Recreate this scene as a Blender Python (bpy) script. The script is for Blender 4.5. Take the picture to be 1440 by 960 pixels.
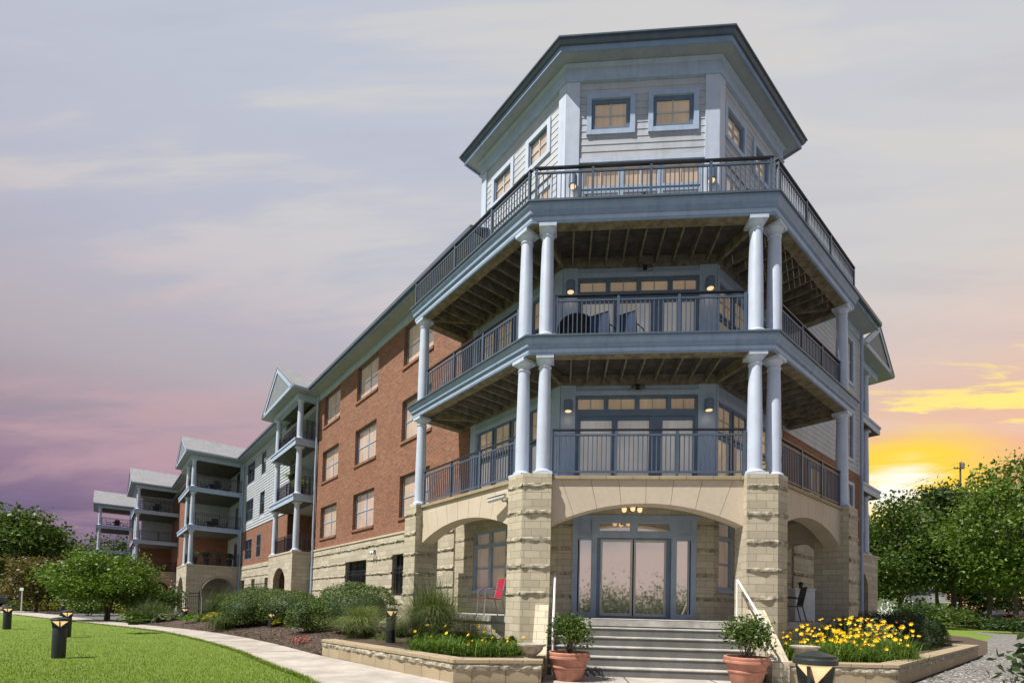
import bpy, bmesh, math, random
import numpy as np
from mathutils import Vector, Matrix, noise as mnoise
R_ = math.radians
random.seed(7); rng = np.random.default_rng(7)
for o in list(bpy.data.objects): bpy.data.objects.remove(o)
scn = bpy.context.scene
COL = scn.collection
# ------------------------------------------------------------------ camera
F_PX, CX, CY = 696.0, 730.9, 827.9
YAW, PITCH, ROLL = R_(4.616), R_(2.005), R_(1.351)
CAM = np.array([-1.917, -11.24, 0.232])
fw = np.array([-math.sin(YAW)*math.cos(PITCH), math.cos(YAW)*math.cos(PITCH), math.sin(PITCH)])
rt0 = np.array([math.cos(YAW), math.sin(YAW), 0.0]); up0 = np.cross(rt0, fw)
RT = rt0*math.cos(ROLL) + up0*math.sin(ROLL); UP = -rt0*math.sin(ROLL) + up0*math.cos(ROLL)
cd = bpy.data.cameras.new("camera"); cam = bpy.data.objects.new("camera", cd); COL.objects.link(cam)
cam.matrix_world = Matrix(((RT[0], UP[0], -fw[0], CAM[0]), (RT[1], UP[1], -fw[1], CAM[1]), (RT[2], UP[2], -fw[2], CAM[2]), (0, 0, 0, 1)))
cd.sensor_width = 36; cd.lens = F_PX/1440*36
cd.shift_x = (720-CX)/1440; cd.shift_y = (CY-480)/1440
cd.clip_start = .1; cd.clip_end = 4000
scn.camera = cam
def ray(x, y): return fw + RT*(x-CX)/F_PX - UP*(y-CY)/F_PX
def at(x, y, depth): return CAM + ray(x, y)*depth            # where the photo's survey put a point, at its real distance
def on_z(x, y, z):
    d = ray(x, y); return CAM + d*(z-CAM[2])/d[2]
# ------------------------------------------------------------------ sun, exposure
SUN_EL, SUN_AZ = R_(60), R_(236)                              # azimuth clockwise from +Y
sd = bpy.data.lights.new("sun", 'SUN'); sd.energy = 5.0; sd.angle = R_(.53); sd.color = (1, .95, .86)
sun = bpy.data.objects.new("sun", sd); COL.objects.link(sun)
sdir = Vector((math.sin(SUN_AZ)*math.cos(SUN_EL), math.cos(SUN_AZ)*math.cos(SUN_EL), math.sin(SUN_EL)))
sun.rotation_euler = sdir.to_track_quat('Z', 'Y').to_euler(); sun.location = sdir*60
scn.view_settings.view_transform = 'Standard'; scn.view_settings.look = 'None'
scn.view_settings.exposure = 0.45; scn.view_settings.gamma = 1.0; scn.view_settings.use_curve_mapping = False
scn.render.engine = 'CYCLES'
scn.cycles.max_bounces = 6; scn.cycles.transparent_max_bounces = 6
def lin(r, g, b):
    f = lambda c: (c/255/12.92) if c/255 <= .04045 else ((c/255+.055)/1.055)**2.4
    return (f(r), f(g), f(b), 1)
# ------------------------------------------------------------------ node helper
class NT:
    def __init__(s, tree): s.t = tree; s.n = tree.nodes; s.l = tree.links
    def node(s, typ, ins=None, **kw):
        n = s.n.new(typ)
        for k, v in kw.items(): setattr(n, k, v)
        for k, v in (ins or {}).items(): s.set(n.inputs[k], v)
        return n
    def set(s, sock, v):
        if isinstance(v, bpy.types.NodeSocket): s.l.new(v, sock)
        else: sock.default_value = v
    def math(s, op, a, b=None, c=None, clamp=False):
        n = s.n.new('ShaderNodeMath'); n.operation = op; n.use_clamp = clamp
        s.set(n.inputs[0], a)
        if b is not None: s.set(n.inputs[1], b)
        if c is not None: s.set(n.inputs[2], c)
        return n.outputs[0]
    def rng(s, v, a, b, c=0., d=1., smooth=True):
        n = s.n.new('ShaderNodeMapRange'); n.interpolation_type = 'SMOOTHSTEP' if smooth else 'LINEAR'
        for i, q in enumerate((v, a, b, c, d)): s.set(n.inputs[i], q)
        return n.outputs[0]
    def ramp(s, fac, stops):
        n = s.n.new('ShaderNodeValToRGB'); s.set(n.inputs[0], fac); e = n.color_ramp.elements
        while len(e) < len(stops): e.new(.5)
        for el, (p, c) in zip(e, stops): el.position = p; el.color = c
        return n.outputs[0]
    def mix(s, fac, a, b, mode='MIX'):
        n = s.n.new('ShaderNodeMix'); n.data_type = 'RGBA'; n.blend_type = mode
        s.set(n.inputs[0], fac); s.set(n.inputs[6], a); s.set(n.inputs[7], b); return n.outputs[2]
    def noise(s, vec, scale, detail=4., rough=.55, dist=0.):
        n = s.n.new('ShaderNodeTexNoise'); s.set(n.inputs['Vector'], vec)
        n.inputs['Scale'].default_value = scale; n.inputs['Detail'].default_value = detail
        n.inputs['Roughness'].default_value = rough; n.inputs['Distortion'].default_value = dist
        return n.outputs['Fac']
# ------------------------------------------------------------------ sky
W = bpy.data.worlds.new("World"); scn.world = W; W.use_nodes = True
w = NT(W.node_tree); w.n.clear()
BGS = .053; SKYK = 1.0/BGS*.80                              # sky strength; the sunset layer is scaled to keep its brightness
tc = w.node('ShaderNodeTexCoord').outputs['Generated']
sp = w.node('ShaderNodeSeparateXYZ', {0: tc}); X, Y, Z = sp.outputs
sky = w.node('ShaderNodeTexSky', sky_type='NISHITA', sun_disc=False)
sky.sun_elevation = SUN_EL; sky.sun_rotation = SUN_AZ; sky.air_density = 1.0; sky.dust_density = .6; sky.ozone_density = 1.5
zz = w.math('MAXIMUM', Z, 0.0)
leftc = w.ramp(zz, [(0, lin(112, 96, 126)), (.12, lin(110, 96, 128)), (.19, lin(148, 124, 146)), (.27, lin(158, 144, 156)), (.36, lin(176, 167, 174)), (.5, lin(179, 180, 194)), (.7, lin(184, 189, 203))])
rightc = w.ramp(zz, [(0, lin(246, 168, 128)), (.1, lin(245, 164, 130)), (.16, lin(238, 168, 132)), (.24, lin(236, 180, 150)), (.31, lin(226, 187, 164)), (.38, lin(215, 193, 183)), (.5, lin(203, 200, 198)), (.7, lin(196, 197, 203))])
lat = w.rng(X, -.45, .62)
base = w.mix(lat, leftc, rightc)
# stretched cloud streaks
den = w.math('ADD', zz, .12)
yy_ = w.math('MAXIMUM', Y, .22); cu = w.math('DIVIDE', X, yy_); cv = w.math('DIVIDE', Z, yy_)
cvec = w.node('ShaderNodeCombineXYZ', {0: w.math('MULTIPLY', cu, .75), 1: 3.7, 2: w.math('MULTIPLY', cv, 4.6)}).outputs[0]
c1 = w.noise(cvec, 1.55, 7, .55, .25)
c2 = w.noise(w.node('ShaderNodeCombineXYZ', {0: w.math('MULTIPLY', cu, 1.3), 1: 1.9, 2: w.math('MULTIPLY', cv, 9.5)}).outputs[0], 1.9, 8, .6, .35)
soft = w.rng(c1, .46, .64)
cloudcol = w.mix(lat, lin(198, 162, 168), lin(226, 206, 192))
hi = w.rng(Z, .3, .6)
cloudcol = w.mix(hi, cloudcol, lin(210, 206, 199))
base = w.mix(w.math('MULTIPLY', soft, .55), base, cloudcol)
dk = w.rng(c1, .46, .3)
base = w.mix(w.math('MULTIPLY', dk, .22), base, lin(165, 165, 184))
# golden streaks low on the right
band = w.math('MULTIPLY', w.rng(X, .38, .52), w.rng(Z, .40, .30))
gold = w.math('MULTIPLY', w.rng(c2, .50, .57), band)
base = w.mix(w.math('MULTIPLY', gold, .92), base, lin(255, 232, 128))
# glow of the low sun behind the cloud bank
sv = np.array([.525, .83, .198]); sv /= np.linalg.norm(sv)
dx = w.math('MULTIPLY', w.math('SUBTRACT', X, float(sv[0])), .62); dz = w.math('SUBTRACT', Z, float(sv[2])); dy = w.math('MULTIPLY', w.math('SUBTRACT', Y, float(sv[1])), .62)
dd = w.math('SQRT', w.math('ADD', w.math('ADD', w.math('MULTIPLY', dx, dx), w.math('MULTIPLY', dz, dz)), w.math('MULTIPLY', dy, dy)))
dd = w.math('ADD', dd, w.math('MULTIPLY', w.math('SUBTRACT', c2, .5), .09))
base = w.mix(w.math('MULTIPLY', w.rng(dd, .105, .035), .9), base, lin(253, 216, 50))
base = w.mix(w.rng(dd, .046, .012), base, (1.05, 1.0, .9, 1))
# overhead and behind the photographer the sky is the blue of day with pale clouds
c3 = w.noise(w.node('ShaderNodeCombineXYZ', {0: w.math('MULTIPLY', X, 1.3), 1: w.math('MULTIPLY', Y, 1.3), 2: w.math('MULTIPLY', Z, 3.5)}).outputs[0], 1.6, 6, .55, .3)
day = w.mix(w.math('MULTIPLY', w.math('MULTIPLY', w.rng(c3, .36, .56), .85), w.rng(Z, .36, .2)), sky.outputs[0], (9.6, 8.0, 7.5, 1))
back = w.math('MAXIMUM', w.rng(Y, .12, -.25), w.rng(Z, .80, .95))
tot = w.mix(back, w.mix(1.0, base, (SKYK, SKYK, SKYK, 1), 'MULTIPLY'), day)
bg = w.node('ShaderNodeBackground', {'Color': tot, 'Strength': BGS})
w.l.new(bg.outputs[0], w.node('ShaderNodeOutputWorld').inputs[0])
# ------------------------------------------------------------------ materials
M = {}
def mat(name):
    m = bpy.data.materials.new(name); m.use_nodes = True; n = NT(m.node_tree); n.n.clear()
    out = n.node('ShaderNodeOutputMaterial'); p = n.node('ShaderNodeBsdfPrincipled'); n.l.new(p.outputs[0], out.inputs[0])
    M[name] = m; return m, n, p, out
def plain(name, c, rough=.6, metal=0., var=.12, scale=3., bump=0., bscale=40., spec=.5):
    m, n, p, out = mat(name)
    tcn = n.node('ShaderNodeTexCoord').outputs['Object']
    f = n.noise(tcn, scale, 5, .6)
    lo = tuple(q*(1-var) for q in c)+(1,); hi = tuple(min(1, q*(1+var)) for q in c)+(1,)
    st = n.noise(n.node('ShaderNodeMapping', {'Vector': tcn, 'Scale': (7, 7, .7)}).outputs[0], 1.0, 6, .65)
    col = n.mix(n.rng(f, .3, .7), lo, hi)
    n.set(p.inputs['Base Color'], n.mix(n.math('MULTIPLY', n.rng(st, .48, .72), .30), col, tuple(q*.58 for q in c)+(1,)))
    p.inputs['Roughness'].default_value = rough; p.inputs['Metallic'].default_value = metal
    p.inputs['Specular IOR Level'].default_value = spec
    if bump:
        b = n.node('ShaderNodeBump', {'Strength': bump, 'Distance': .01, 'Height': n.noise(tcn, bscale, 4, .6)})
        n.l.new(b.outputs[0], p.inputs['Normal'])
    return m
def emis(name, c, s):
    m, n, p, out = mat(name); p.inputs['Base Color'].default_value = (*c, 1)
    p.inputs['Emission Color'].default_value = (*c, 1); p.inputs['Emission Strength'].default_value = s
plain('column_paint', (.54, .61, .74), .45, var=.05)
plain('trim_paint', (.40, .50, .66), .5, var=.07)
plain('cornice_paint', (.235, .325, .475), .5, var=.08)
plain('gutter', (.09, .12, .16), .4, var=.1)
plain('siding', (.455, .485, .53), .6, var=.07, scale=2)
plain('gable_grey', (.21, .235, .265), .6, var=.06)
plain('soffit', (.33, .36, .39), .7, var=.06)
plain('wall_blue', (.34, .43, .57), .55, var=.06)
plain('door_blue', (.31, .38, .49), .45, var=.08)
plain('frame_blue', (.13, .19, .28), .45, var=.12)
plain('sash', (.52, .52, .50), .5, var=.05)
plain('rail_blue', (.08, .11, .16), .38, var=.1)
plain('rail_dark', (.02, .024, .032), .35, var=.2)
plain('rail_pale', (.55, .60, .66), .35, var=.06)
plain('wood_old', (.19, .165, .13), .8, var=.35, scale=6, bump=.4)
plain('wood_beam', (.19, .155, .10), .8, var=.4, scale=5, bump=.4)
plain('deck_board', (.105, .098, .09), .85, var=.3, scale=4)
plain('dark_room', (.02, .022, .026), .5)
plain('concrete', (.40, .36, .32), .85, var=.22, scale=1.2, bump=.25, bscale=60)
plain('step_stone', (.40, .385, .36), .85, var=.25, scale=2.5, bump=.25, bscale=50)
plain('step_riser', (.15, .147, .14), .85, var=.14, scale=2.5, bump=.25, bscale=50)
plain('terracotta', (.42, .19, .13), .75, var=.18, scale=7, bump=.15)
plain('cast_stone', (.36, .32, .26), .85, var=.25, scale=10, bump=.3)
plain('soil', (.045, .032, .022), .95, var=.4, scale=12, bump=.8, bscale=30)
plain('black_metal', (.018, .02, .022), .45, var=.2)
plain('bollard_green', (.022, .028, .027), .4, var=.2)
plain('steel', (.45, .46, .47), .35, metal=.8)
plain('white_rail', (.78, .78, .77), .4, var=.04)
plain('red_chair', (.36, .016, .04), .5, var=.1)
plain('bark', (.09, .07, .055), .9, var=.4, scale=8, bump=.7, bscale=18)
plain('asphalt', (.055, .055, .058), .9, var=.2)
plain('kerb_yellow', (.62, .40, .09), .7)
plain('car_silver', (.50, .53, .58), .25, metal=.4, var=.02)
plain('car_black', (.02, .02, .024), .2, var=.02)
plain('car_red', (.3, .03, .03), .2, var=.02)
plain('tyre', (.02, .02, .02), .8)
plain('white_paint', (.72, .73, .74), .6, var=.05)
plain('grey_roof', (.16, .16, .17), .85, var=.15)
plain('white_plastic', (.7, .7, .68), .4)
plain('wood_bench', (.25, .14, .07), .6, var=.25)
plain('petal_yellow', (.86, .55, .02), .5, var=.15, scale=8)
plain('petal_orange', (.75, .30, .02), .5, var=.15, scale=8)
plain('petal_red', (.6, .08, .06), .5, var=.15, scale=8)
plain('grill_cover', (.012, .013, .016), .6)
plain('blue_cushion', (.04, .07, .16), .7)
emis('lamp_warm', (1, .70, .38), .65); emis('lamp_dim', (1, .66, .36), .62)
def glass(name, c, rough=.04, emit=0., spec=.6, blinds=True):
    m, n, p, out = mat(name)
    g = n.node('ShaderNodeTexCoord').outputs['Object']; s = n.node('ShaderNodeSeparateXYZ', {0: g})
    f = n.noise(g, 1.1, 3, .5)
    col = n.mix(n.rng(f, .3, .7), tuple(q*.86 for q in c)+(1,), tuple(min(1, q*1.1) for q in c)+(1,))
    if blinds:
        wv = n.math('SINE', n.math('MULTIPLY', s.outputs[2], 120.0))
        col = n.mix(n.math('MULTIPLY', n.rng(wv, .2, 1), .12), col, (.1, .07, .05, 1))
    n.set(p.inputs['Base Color'], col)
    p.inputs['Roughness'].default_value = rough; p.inputs['Specular IOR Level'].default_value = spec
    p.inputs['Coat Weight'].default_value = .6; p.inputs['Coat Roughness'].default_value = .02
    if emit:
        n.set(p.inputs['Emission Color'], col); p.inputs['Emission Strength'].default_value = emit
    cf = n.noise(n.node('ShaderNodeMapping', {'Vector': g, 'Scale': (9, 9, .25)}).outputs[0], 1.0, 3)
    col = n.mix(n.math('MULTIPLY', n.rng(cf, .4, .7), .38), col, tuple(q*.5 for q in c)+(1,))
    n.set(p.inputs['Base Color'], col)
    b = n.node('ShaderNodeBump', {'Strength': .06, 'Distance': .02, 'Height': n.noise(g, 1.6, 2)})
    n.l.new(b.outputs[0], p.inputs['Coat Normal'])
glass('pane_blind', (.56, .43, .34), emit=.12)
glass('pane_lit', (.50, .37, .25), emit=.22)
glass('pane_pale', (.64, .60, .56), emit=.14)
glass('pane_dark', (.035, .04, .045), blinds=False)
m, n, p, out = mat('door_glass')      # double glazing that mirrors the lawn, trees and sky opposite
p.inputs['Base Color'].default_value = (.80, .72, .68, 1); p.inputs['Roughness'].default_value = .025; p.inputs['Metallic'].default_value = .78      # reflection brightened by a metallic, pinkish base colour
glass('car_glass', (.03, .035, .04), blinds=False)
def uvn(n): return n.node('ShaderNodeUVMap', uv_map='UVMap').outputs[0]
def bricklike(name, c1, c2, mort, bw, rh, ms, rough, nstr, stain, offs=.5, msmooth=.1):
    m, n, p, out = mat(name)
    uv = uvn(n)
    b = n.node('ShaderNodeTexBrick', {'Vector': uv, 'Color1': c1, 'Color2': c2, 'Mortar': mort, 'Scale': 1.0, 'Mortar Size': ms, 'Mortar Smooth': msmooth, 'Brick Width': bw, 'Row Height': rh, 'Bias': 0.0}, offset=offs)
    f = n.noise(uv, .9, 6, .6); f2 = n.noise(uv, 9, 4, .6)
    col = n.mix(n.math('MULTIPLY', n.rng(f, .35, .75), stain), b.outputs[0], tuple(q*.55 for q in c1[:3])+(1,))
    col = n.mix(n.math('MULTIPLY', n.rng(f2, .35, .7), .22), col, tuple(q*.7 for q in c2[:3])+(1,))
    n.set(p.inputs['Base Color'], col); p.inputs['Roughness'].default_value = rough
    h = n.math('ADD', n.math('MULTIPLY', b.outputs['Fac'], -1.0), n.math('MULTIPLY', n.noise(uv, 30, 4), .5))
    bm_ = n.node('ShaderNodeBump', {'Strength': nstr, 'Distance': .012, 'Height': h}); n.l.new(bm_.outputs[0], p.inputs['Normal'])
bricklike('brick', (.345, .135, .068, 1), (.175, .064, .036, 1), (.30, .225, .165, 1), .215, .075, .009, .85, .6, .42)
bricklike('limestone', (.60, .535, .41, 1), (.42, .375, .29, 1), (.27, .23, .17, 1), .62, .205, .007, .85, .35, .35)
bricklike('pierstone', (.58, .515, .385, 1), (.43, .38, .285, 1), (.26, .225, .165, 1), .37, .168, .006, .85, .35, .3, .43)
bricklike('smooth_stone', (.60, .51, .40, 1), (.56, .475, .37, 1), (.56, .475, .37, 1), 1.2, 40, .0, .8, .15, .22)
bricklike('planter_stone', (.42, .34, .22, 1), (.35, .28, .18, 1), (.13, .11, .08, 1), .6, .30, .008, .85, .5, .55)
bricklike('shingle', (.29, .29, .31, 1), (.21, .21, .225, 1), (.22, .22, .23, 1), .33, .15, .012, .9, .5, .3)
def rocky(name, a, b):
    m, n, p, out = mat(name); t = n.node('ShaderNodeTexCoord').outputs['Object']
    f = n.noise(t, 7, 6, .65); n.set(p.inputs['Base Color'], n.mix(n.rng(f, .35, .65), a, b)); p.inputs['Roughness'].default_value = .9
    bb = n.node('ShaderNodeBump', {'Strength': .9, 'Distance': .02, 'Height': n.noise(t, 22, 5, .65)}); n.l.new(bb.outputs[0], p.inputs['Normal'])
rocky('rockface', (.19, .165, .125, 1), (.47, .42, .32, 1))
def ground_mat(name, stops, scale, detail, bstr, bscale, big=.25, patch=(.5, .5, .5)):
    m, n, p, out = mat(name); t = n.node('ShaderNodeTexCoord').outputs['Object']
    f = n.noise(t, scale, detail, .65); g = n.noise(t, .35, 4, .6)
    col = n.ramp(f, stops); col = n.mix(n.math('MULTIPLY', n.rng(g, .35, .7), big), col, (*patch, 1))
    n.set(p.inputs['Base Color'], col); p.inputs['Roughness'].default_value = .95
    b = n.node('ShaderNodeBump', {'Strength': bstr, 'Distance': .03, 'Height': n.noise(t, bscale, 4, .7)}); n.l.new(b.outputs[0], p.inputs['Normal'])
ground_mat('lawn', [(.3, (.065, .115, .010, 1)), (.55, (.15, .225, .018, 1)), (.75, (.23, .29, .035, 1))], 14, 6, .9, 40, .25, (.15, .22, .04))
ground_mat('dry_ground', [(.3, (.085, .085, .09, 1)), (.7, (.13, .13, .135, 1))], 3, 6, .5, 20, .3, (.10, .10, .10))
ground_mat('mulch', [(.3, (.028, .018, .013, 1)), (.55, (.085, .055, .04, 1)), (.75, (.16, .11, .08, 1))], 16, 8, 1.0, 26, .2, (.10, .07, .05))
m, n, p, out = mat('gravel'); t = n.node('ShaderNodeTexCoord').outputs['Object']
v = n.node('ShaderNodeTexVoronoi', {'Vector': t, 'Scale': 26.0}); cr = n.ramp(n.node('ShaderNodeSeparateColor', {0: v.outputs['Color']}).outputs[0], [(0, (.06, .056, .053, 1)), (.5, (.155, .148, .138, 1)), (1, (.33, .32, .30, 1))])
n.set(p.inputs['Base Color'], cr); p.inputs['Roughness'].default_value = .9
bb = n.node('ShaderNodeBump', {'Strength': 1.0, 'Distance': .02, 'Height': n.math('MULTIPLY', v.outputs['Distance'], -1.0)}); n.l.new(bb.outputs[0], p.inputs['Normal'])
m, n, p, out = mat('pebble'); ri = n.node('ShaderNodeNewGeometry').outputs['Random Per Island']
n.set(p.inputs['Base Color'], n.ramp(ri, [(0, (.06, .055, .05, 1)), (.5, (.18, .17, .16, 1)), (1, (.42, .41, .39, 1))])); p.inputs['Roughness'].default_value = .85
m, n, p, out = mat('mulch_chip'); ri = n.node('ShaderNodeNewGeometry').outputs['Random Per Island']
n.set(p.inputs['Base Color'], n.ramp(ri, [(0, (.03, .02, .015, 1)), (.6, (.10, .068, .05, 1)), (1, (.24, .18, .13, 1))])); p.inputs['Roughness'].default_value = .95
def leafmat(name, a, b, c=None, trans=.35, rough=.5):
    m, n, p, out = mat(name)
    geo = n.node('ShaderNodeNewGeometry'); ri = geo.outputs['Random Per Island']
    t = n.node('ShaderNodeTexCoord').outputs['Object']; f = n.noise(t, .9, 3)
    v = n.math('ADD', n.math('MULTIPLY', ri, .7), n.math('MULTIPLY', n.rng(f, .3, .7), .3))
    col = n.ramp(v, [(0, (*a, 1)), (.65, (*b, 1)), (1, (*(c or b), 1))])
    n.set(p.inputs['Base Color'], col); p.inputs['Roughness'].default_value = rough; p.inputs['Specular IOR Level'].default_value = .35
    tr = n.node('ShaderNodeBsdfTranslucent', {'Color': n.mix(1.0, col, (1.0, 1.05, .5, 1), 'MULTIPLY')})
    mx = n.node('ShaderNodeMixShader', {0: trans}); n.l.new(p.outputs[0], mx.inputs[1]); n.l.new(tr.outputs[0], mx.inputs[2]); n.l.new(mx.outputs[0], out.inputs[0])
leafmat('leaf_tree', (.032, .068, .014), (.09, .145, .028), (.16, .22, .045))
leafmat('leaf_mid', (.045, .09, .013), (.12, .195, .028), (.21, .285, .055))
leafmat('leaf_dark', (.018, .042, .014), (.045, .085, .022), (.08, .13, .035))
leafmat('leaf_bright', (.06, .11, .014), (.13, .22, .028), (.21, .30, .05))
leafmat('leaf_box', (.04, .075, .014), (.095, .15, .03), (.17, .225, .05), trans=.25)
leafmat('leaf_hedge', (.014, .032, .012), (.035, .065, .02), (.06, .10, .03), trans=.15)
leafmat('leaf_gold', (.20, .22, .02), (.36, .34, .03), (.5, .42, .05))
leafmat('leaf_grey', (.10, .13, .08), (.20, .24, .15), (.32, .36, .24))
leafmat('blade', (.05, .085, .025), (.12, .17, .06), (.26, .30, .14))
leafmat('blade_pale', (.12, .16, .055), (.27, .33, .13), (.48, .50, .27))
leafmat('blade_mid', (.065, .10, .036), (.16, .20, .085), (.34, .36, .20))
leafmat('blade_dark', (.035, .06, .022), (.085, .12, .045), (.20, .22, .11))
leafmat('blade_lily', (.06, .12, .015), (.13, .22, .03), (.2, .28, .05))
leafmat('blade_lawn', (.075, .13, .010), (.19, .28, .020), (.32, .37, .05))
leafmat('bronze', (.05, .05, .02), (.16, .13, .05), (.36, .28, .12))
# ------------------------------------------------------------------ mesh builder
S2 = 2**-.5
class Frame:
    def __init__(s, o, a, n): s.o = np.array(o, float); s.a = np.array(a, float); s.n = np.array(n, float)
    def P(s, a, n, z): q = s.o+s.a*a+s.n*n; return (q[0], q[1], z)
HW_L, HW_R = 2.81, 2.84
FL = Frame((-HW_L, 0), (-S2, S2), (S2, S2))
FR = Frame((HW_R, 0), (S2, S2), (-S2, S2))
FF = Frame((0, 0), (1, 0), (0, 1))
IL = np.array([-1.99, 1.9]); IR = np.array([2.05, 1.9])
GL = Frame(IL, (-S2, S2), (S2, S2)); GR = Frame(IR, (S2, S2), (-S2, S2))
WN = float((IL-FL.o) @ FL.n); AO = float((IL-FL.o) @ FL.a)      # inner wall inset from the deck edge, its start along it
WNR = float((IR-FR.o) @ FR.n); AOR = float((IR-FR.o) @ FR.a)
class MB:
    def __init__(s): s.v = []; s.f = []; s.mi = []; s.cur = 0
    def pt(s, p): s.v.append(tuple(p)); return len(s.v)-1
    def poly(s, pts): s.f.append([s.pt(p) for p in pts]); s.mi.append(s.cur)
    def box(s, F, a0, a1, n0, n1, z0, z1):
        c = [F.P(a, n, z) for z in (z0, z1) for n in (n0, n1) for a in (a0, a1)]
        i = [s.pt(p) for p in c]
        for q in ((0, 1, 3, 2), (4, 6, 7, 5), (0, 4, 5, 1), (2, 3, 7, 6), (0, 2, 6, 4), (1, 5, 7, 3)): s.f.append([i[k] for k in q]); s.mi.append(s.cur)
    def cbox(s, c, sx, sy, sz): s.box(FF, c[0]-sx/2, c[0]+sx/2, c[1]-sy/2, c[1]+sy/2, c[2]-sz/2, c[2]+sz/2)
    def prism(s, pts, z0, z1):
        n = len(pts); b = [s.pt((p[0], p[1], z0)) for p in pts]; t = [s.pt((p[0], p[1], z1)) for p in pts]
        s.f.append(b[::-1]); s.f.append(t); s.mi += [s.cur]*2
        for i in range(n): s.f.append([b[i], b[(i+1) % n], t[(i+1) % n], t[i]]); s.mi.append(s.cur)
    def tube(s, p, q, r, r2=None, seg=6, cap=True):
        p = np.array(p, float); q = np.array(q, float); r2 = r if r2 is None else r2
        d = q-p; L_ = np.linalg.norm(d)
        if L_ < 1e-6: return
        d /= L_; u = np.cross(d, (0, 0, 1.) if abs(d[2]) < .9 else (1., 0, 0)); u /= np.linalg.norm(u); v = np.cross(d, u)
        A = []; B = []
        for k in range(seg):
            t = 2*math.pi*k/seg; e = u*math.cos(t)+v*math.sin(t); A.append(s.pt(p+e*r)); B.append(s.pt(q+e*r2))
        for k in range(seg): s.f.append([A[k], A[(k+1) % seg], B[(k+1) % seg], B[k]]); s.mi.append(s.cur)
        if cap: s.f.append(A[::-1]); s.f.append(B); s.mi += [s.cur]*2
    def bar(s, p, q, w, h):
        p = np.array(p, float); q = np.array(q, float); d = q-p; d /= np.linalg.norm(d)
        u = np.cross(d, (0, 0, 1.)) if abs(d[2]) < .95 else np.array((1., 0, 0)); u /= np.linalg.norm(u); v = np.cross(u, d)
        i = [s.pt(c+u*a*w/2+v*b*h/2) for c in (p, q) for a, b in ((-1, -1), (1, -1), (1, 1), (-1, 1))]
        for f in ((0, 1, 2, 3), (7, 6, 5, 4), (0, 4, 5, 1), (1, 5, 6, 2), (2, 6, 7, 3), (3, 7, 4, 0)): s.f.append([i[k] for k in f]); s.mi.append(s.cur)
    def path(s, pts, r, seg=6):
        for a, b in zip(pts[:-1], pts[1:]): s.tube(a, b, r, seg=seg)
    def lathe(s, c, prof, seg=20):
        rings = []
        for r, z in prof:
            rings.append([s.pt((c[0]+r*math.cos(2*math.pi*k/seg), c[1]+r*math.sin(2*math.pi*k/seg), c[2]+z)) for k in range(seg)])
        for A, B in zip(rings[:-1], rings[1:]):
            for k in range(seg): s.f.append([A[k], A[(k+1) % seg], B[(k+1) % seg], B[k]]); s.mi.append(s.cur)
        s.f.append(rings[0][::-1]); s.f.append(rings[-1]); s.mi += [s.cur]*2
    def sweep(s, line, prof, closed_prof=True):
        """line: plan points, outside on the RIGHT-hand side when walking it; prof: (out, z)"""
        line = [np.array(p, float) for p in line]; rings = []
        for i, p in enumerate(line):
            ns = []
            if i > 0: d = line[i]-line[i-1]; ns.append(np.array([d[1], -d[0]])/np.linalg.norm(d))
            if i < len(line)-1: d = line[i+1]-line[i]; ns.append(np.array([d[1], -d[0]])/np.linalg.norm(d))
            m = sum(ns); m /= np.linalg.norm(m); m /= max(.3, m @ ns[0])
            rings.append([s.pt((p[0]+m[0]*o, p[1]+m[1]*o, z)) for o, z in prof])
        k = len(prof)
        for A, B in zip(rings[:-1], rings[1:]):
            for j in range(k if closed_prof else k-1): s.f.append([A[j], B[j], B[(j+1) % k], A[(j+1) % k]]); s.mi.append(s.cur)
        if closed_prof: s.f.append(rings[0][::-1]); s.f.append(rings[-1]); s.mi += [s.cur]*2
    def build(s, name, mats, parent=None, smooth=None, org=None, bevel=0):
        if org is None and parent is not None: org = ORG.get(parent.name)
        V = np.array(s.v, float)
        me = bpy.data.meshes.new(name)
        uvs = []
        for f in s.f:
            P_ = V[f]; nrm = np.zeros(3)
            for i in range(len(f)):
                a = P_[i]; b = P_[(i+1) % len(f)]; nrm += np.cross(a, b)
            l = np.linalg.norm(nrm); nrm = nrm/l if l > 0 else np.array([0, 0, 1.])
            if abs(nrm[2]) < .75:
                t = np.array([-nrm[1], nrm[0]]); t /= np.linalg.norm(t); c = math.sqrt(max(1e-6, 1-nrm[2]**2))
                uvs += [(q[0]*t[0]+q[1]*t[1], q[2]/c) for q in P_]
            else: uvs += [(q[0], q[1]) for q in P_]
        if org is not None: V = V-np.array(org)
        me.from_pydata([tuple(q) for q in V], [], s.f)
        uvl = me.uv_layers.new(name='UVMap'); uvl.data.foreach_set('uv', np.array(uvs, np.float32).ravel())
        mats = mats if isinstance(mats, (list, tuple)) else [mats]
        for q in mats: me.materials.append(M[q])
        if len(mats) > 1: me.polygons.foreach_set('material_index', s.mi)
        bm = bmesh.new(); bm.from_mesh(me); bmesh.ops.recalc_face_normals(bm, faces=bm.faces); bm.to_mesh(me); bm.free()
        if smooth:
            me.polygons.foreach_set('use_smooth', [True]*len(me.polygons)); me.set_sharp_from_angle(angle=R_(smooth))
        o = bpy.data.objects.new(name, me); COL.objects.link(o)
        if parent is not None: o.parent = parent
        if bevel:
            b = o.modifiers.new('bevel', 'BEVEL'); b.width = bevel; b.segments = 2; b.limit_method = 'ANGLE'; b.angle_limit = R_(40)
        return o
ORG = {}
def tag(o, label=None, cat=None, group=None, kind=None):
    for k, v in (('label', label), ('category', cat), ('group', group), ('kind', kind)):
        if v: o[k] = v
    return o
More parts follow.
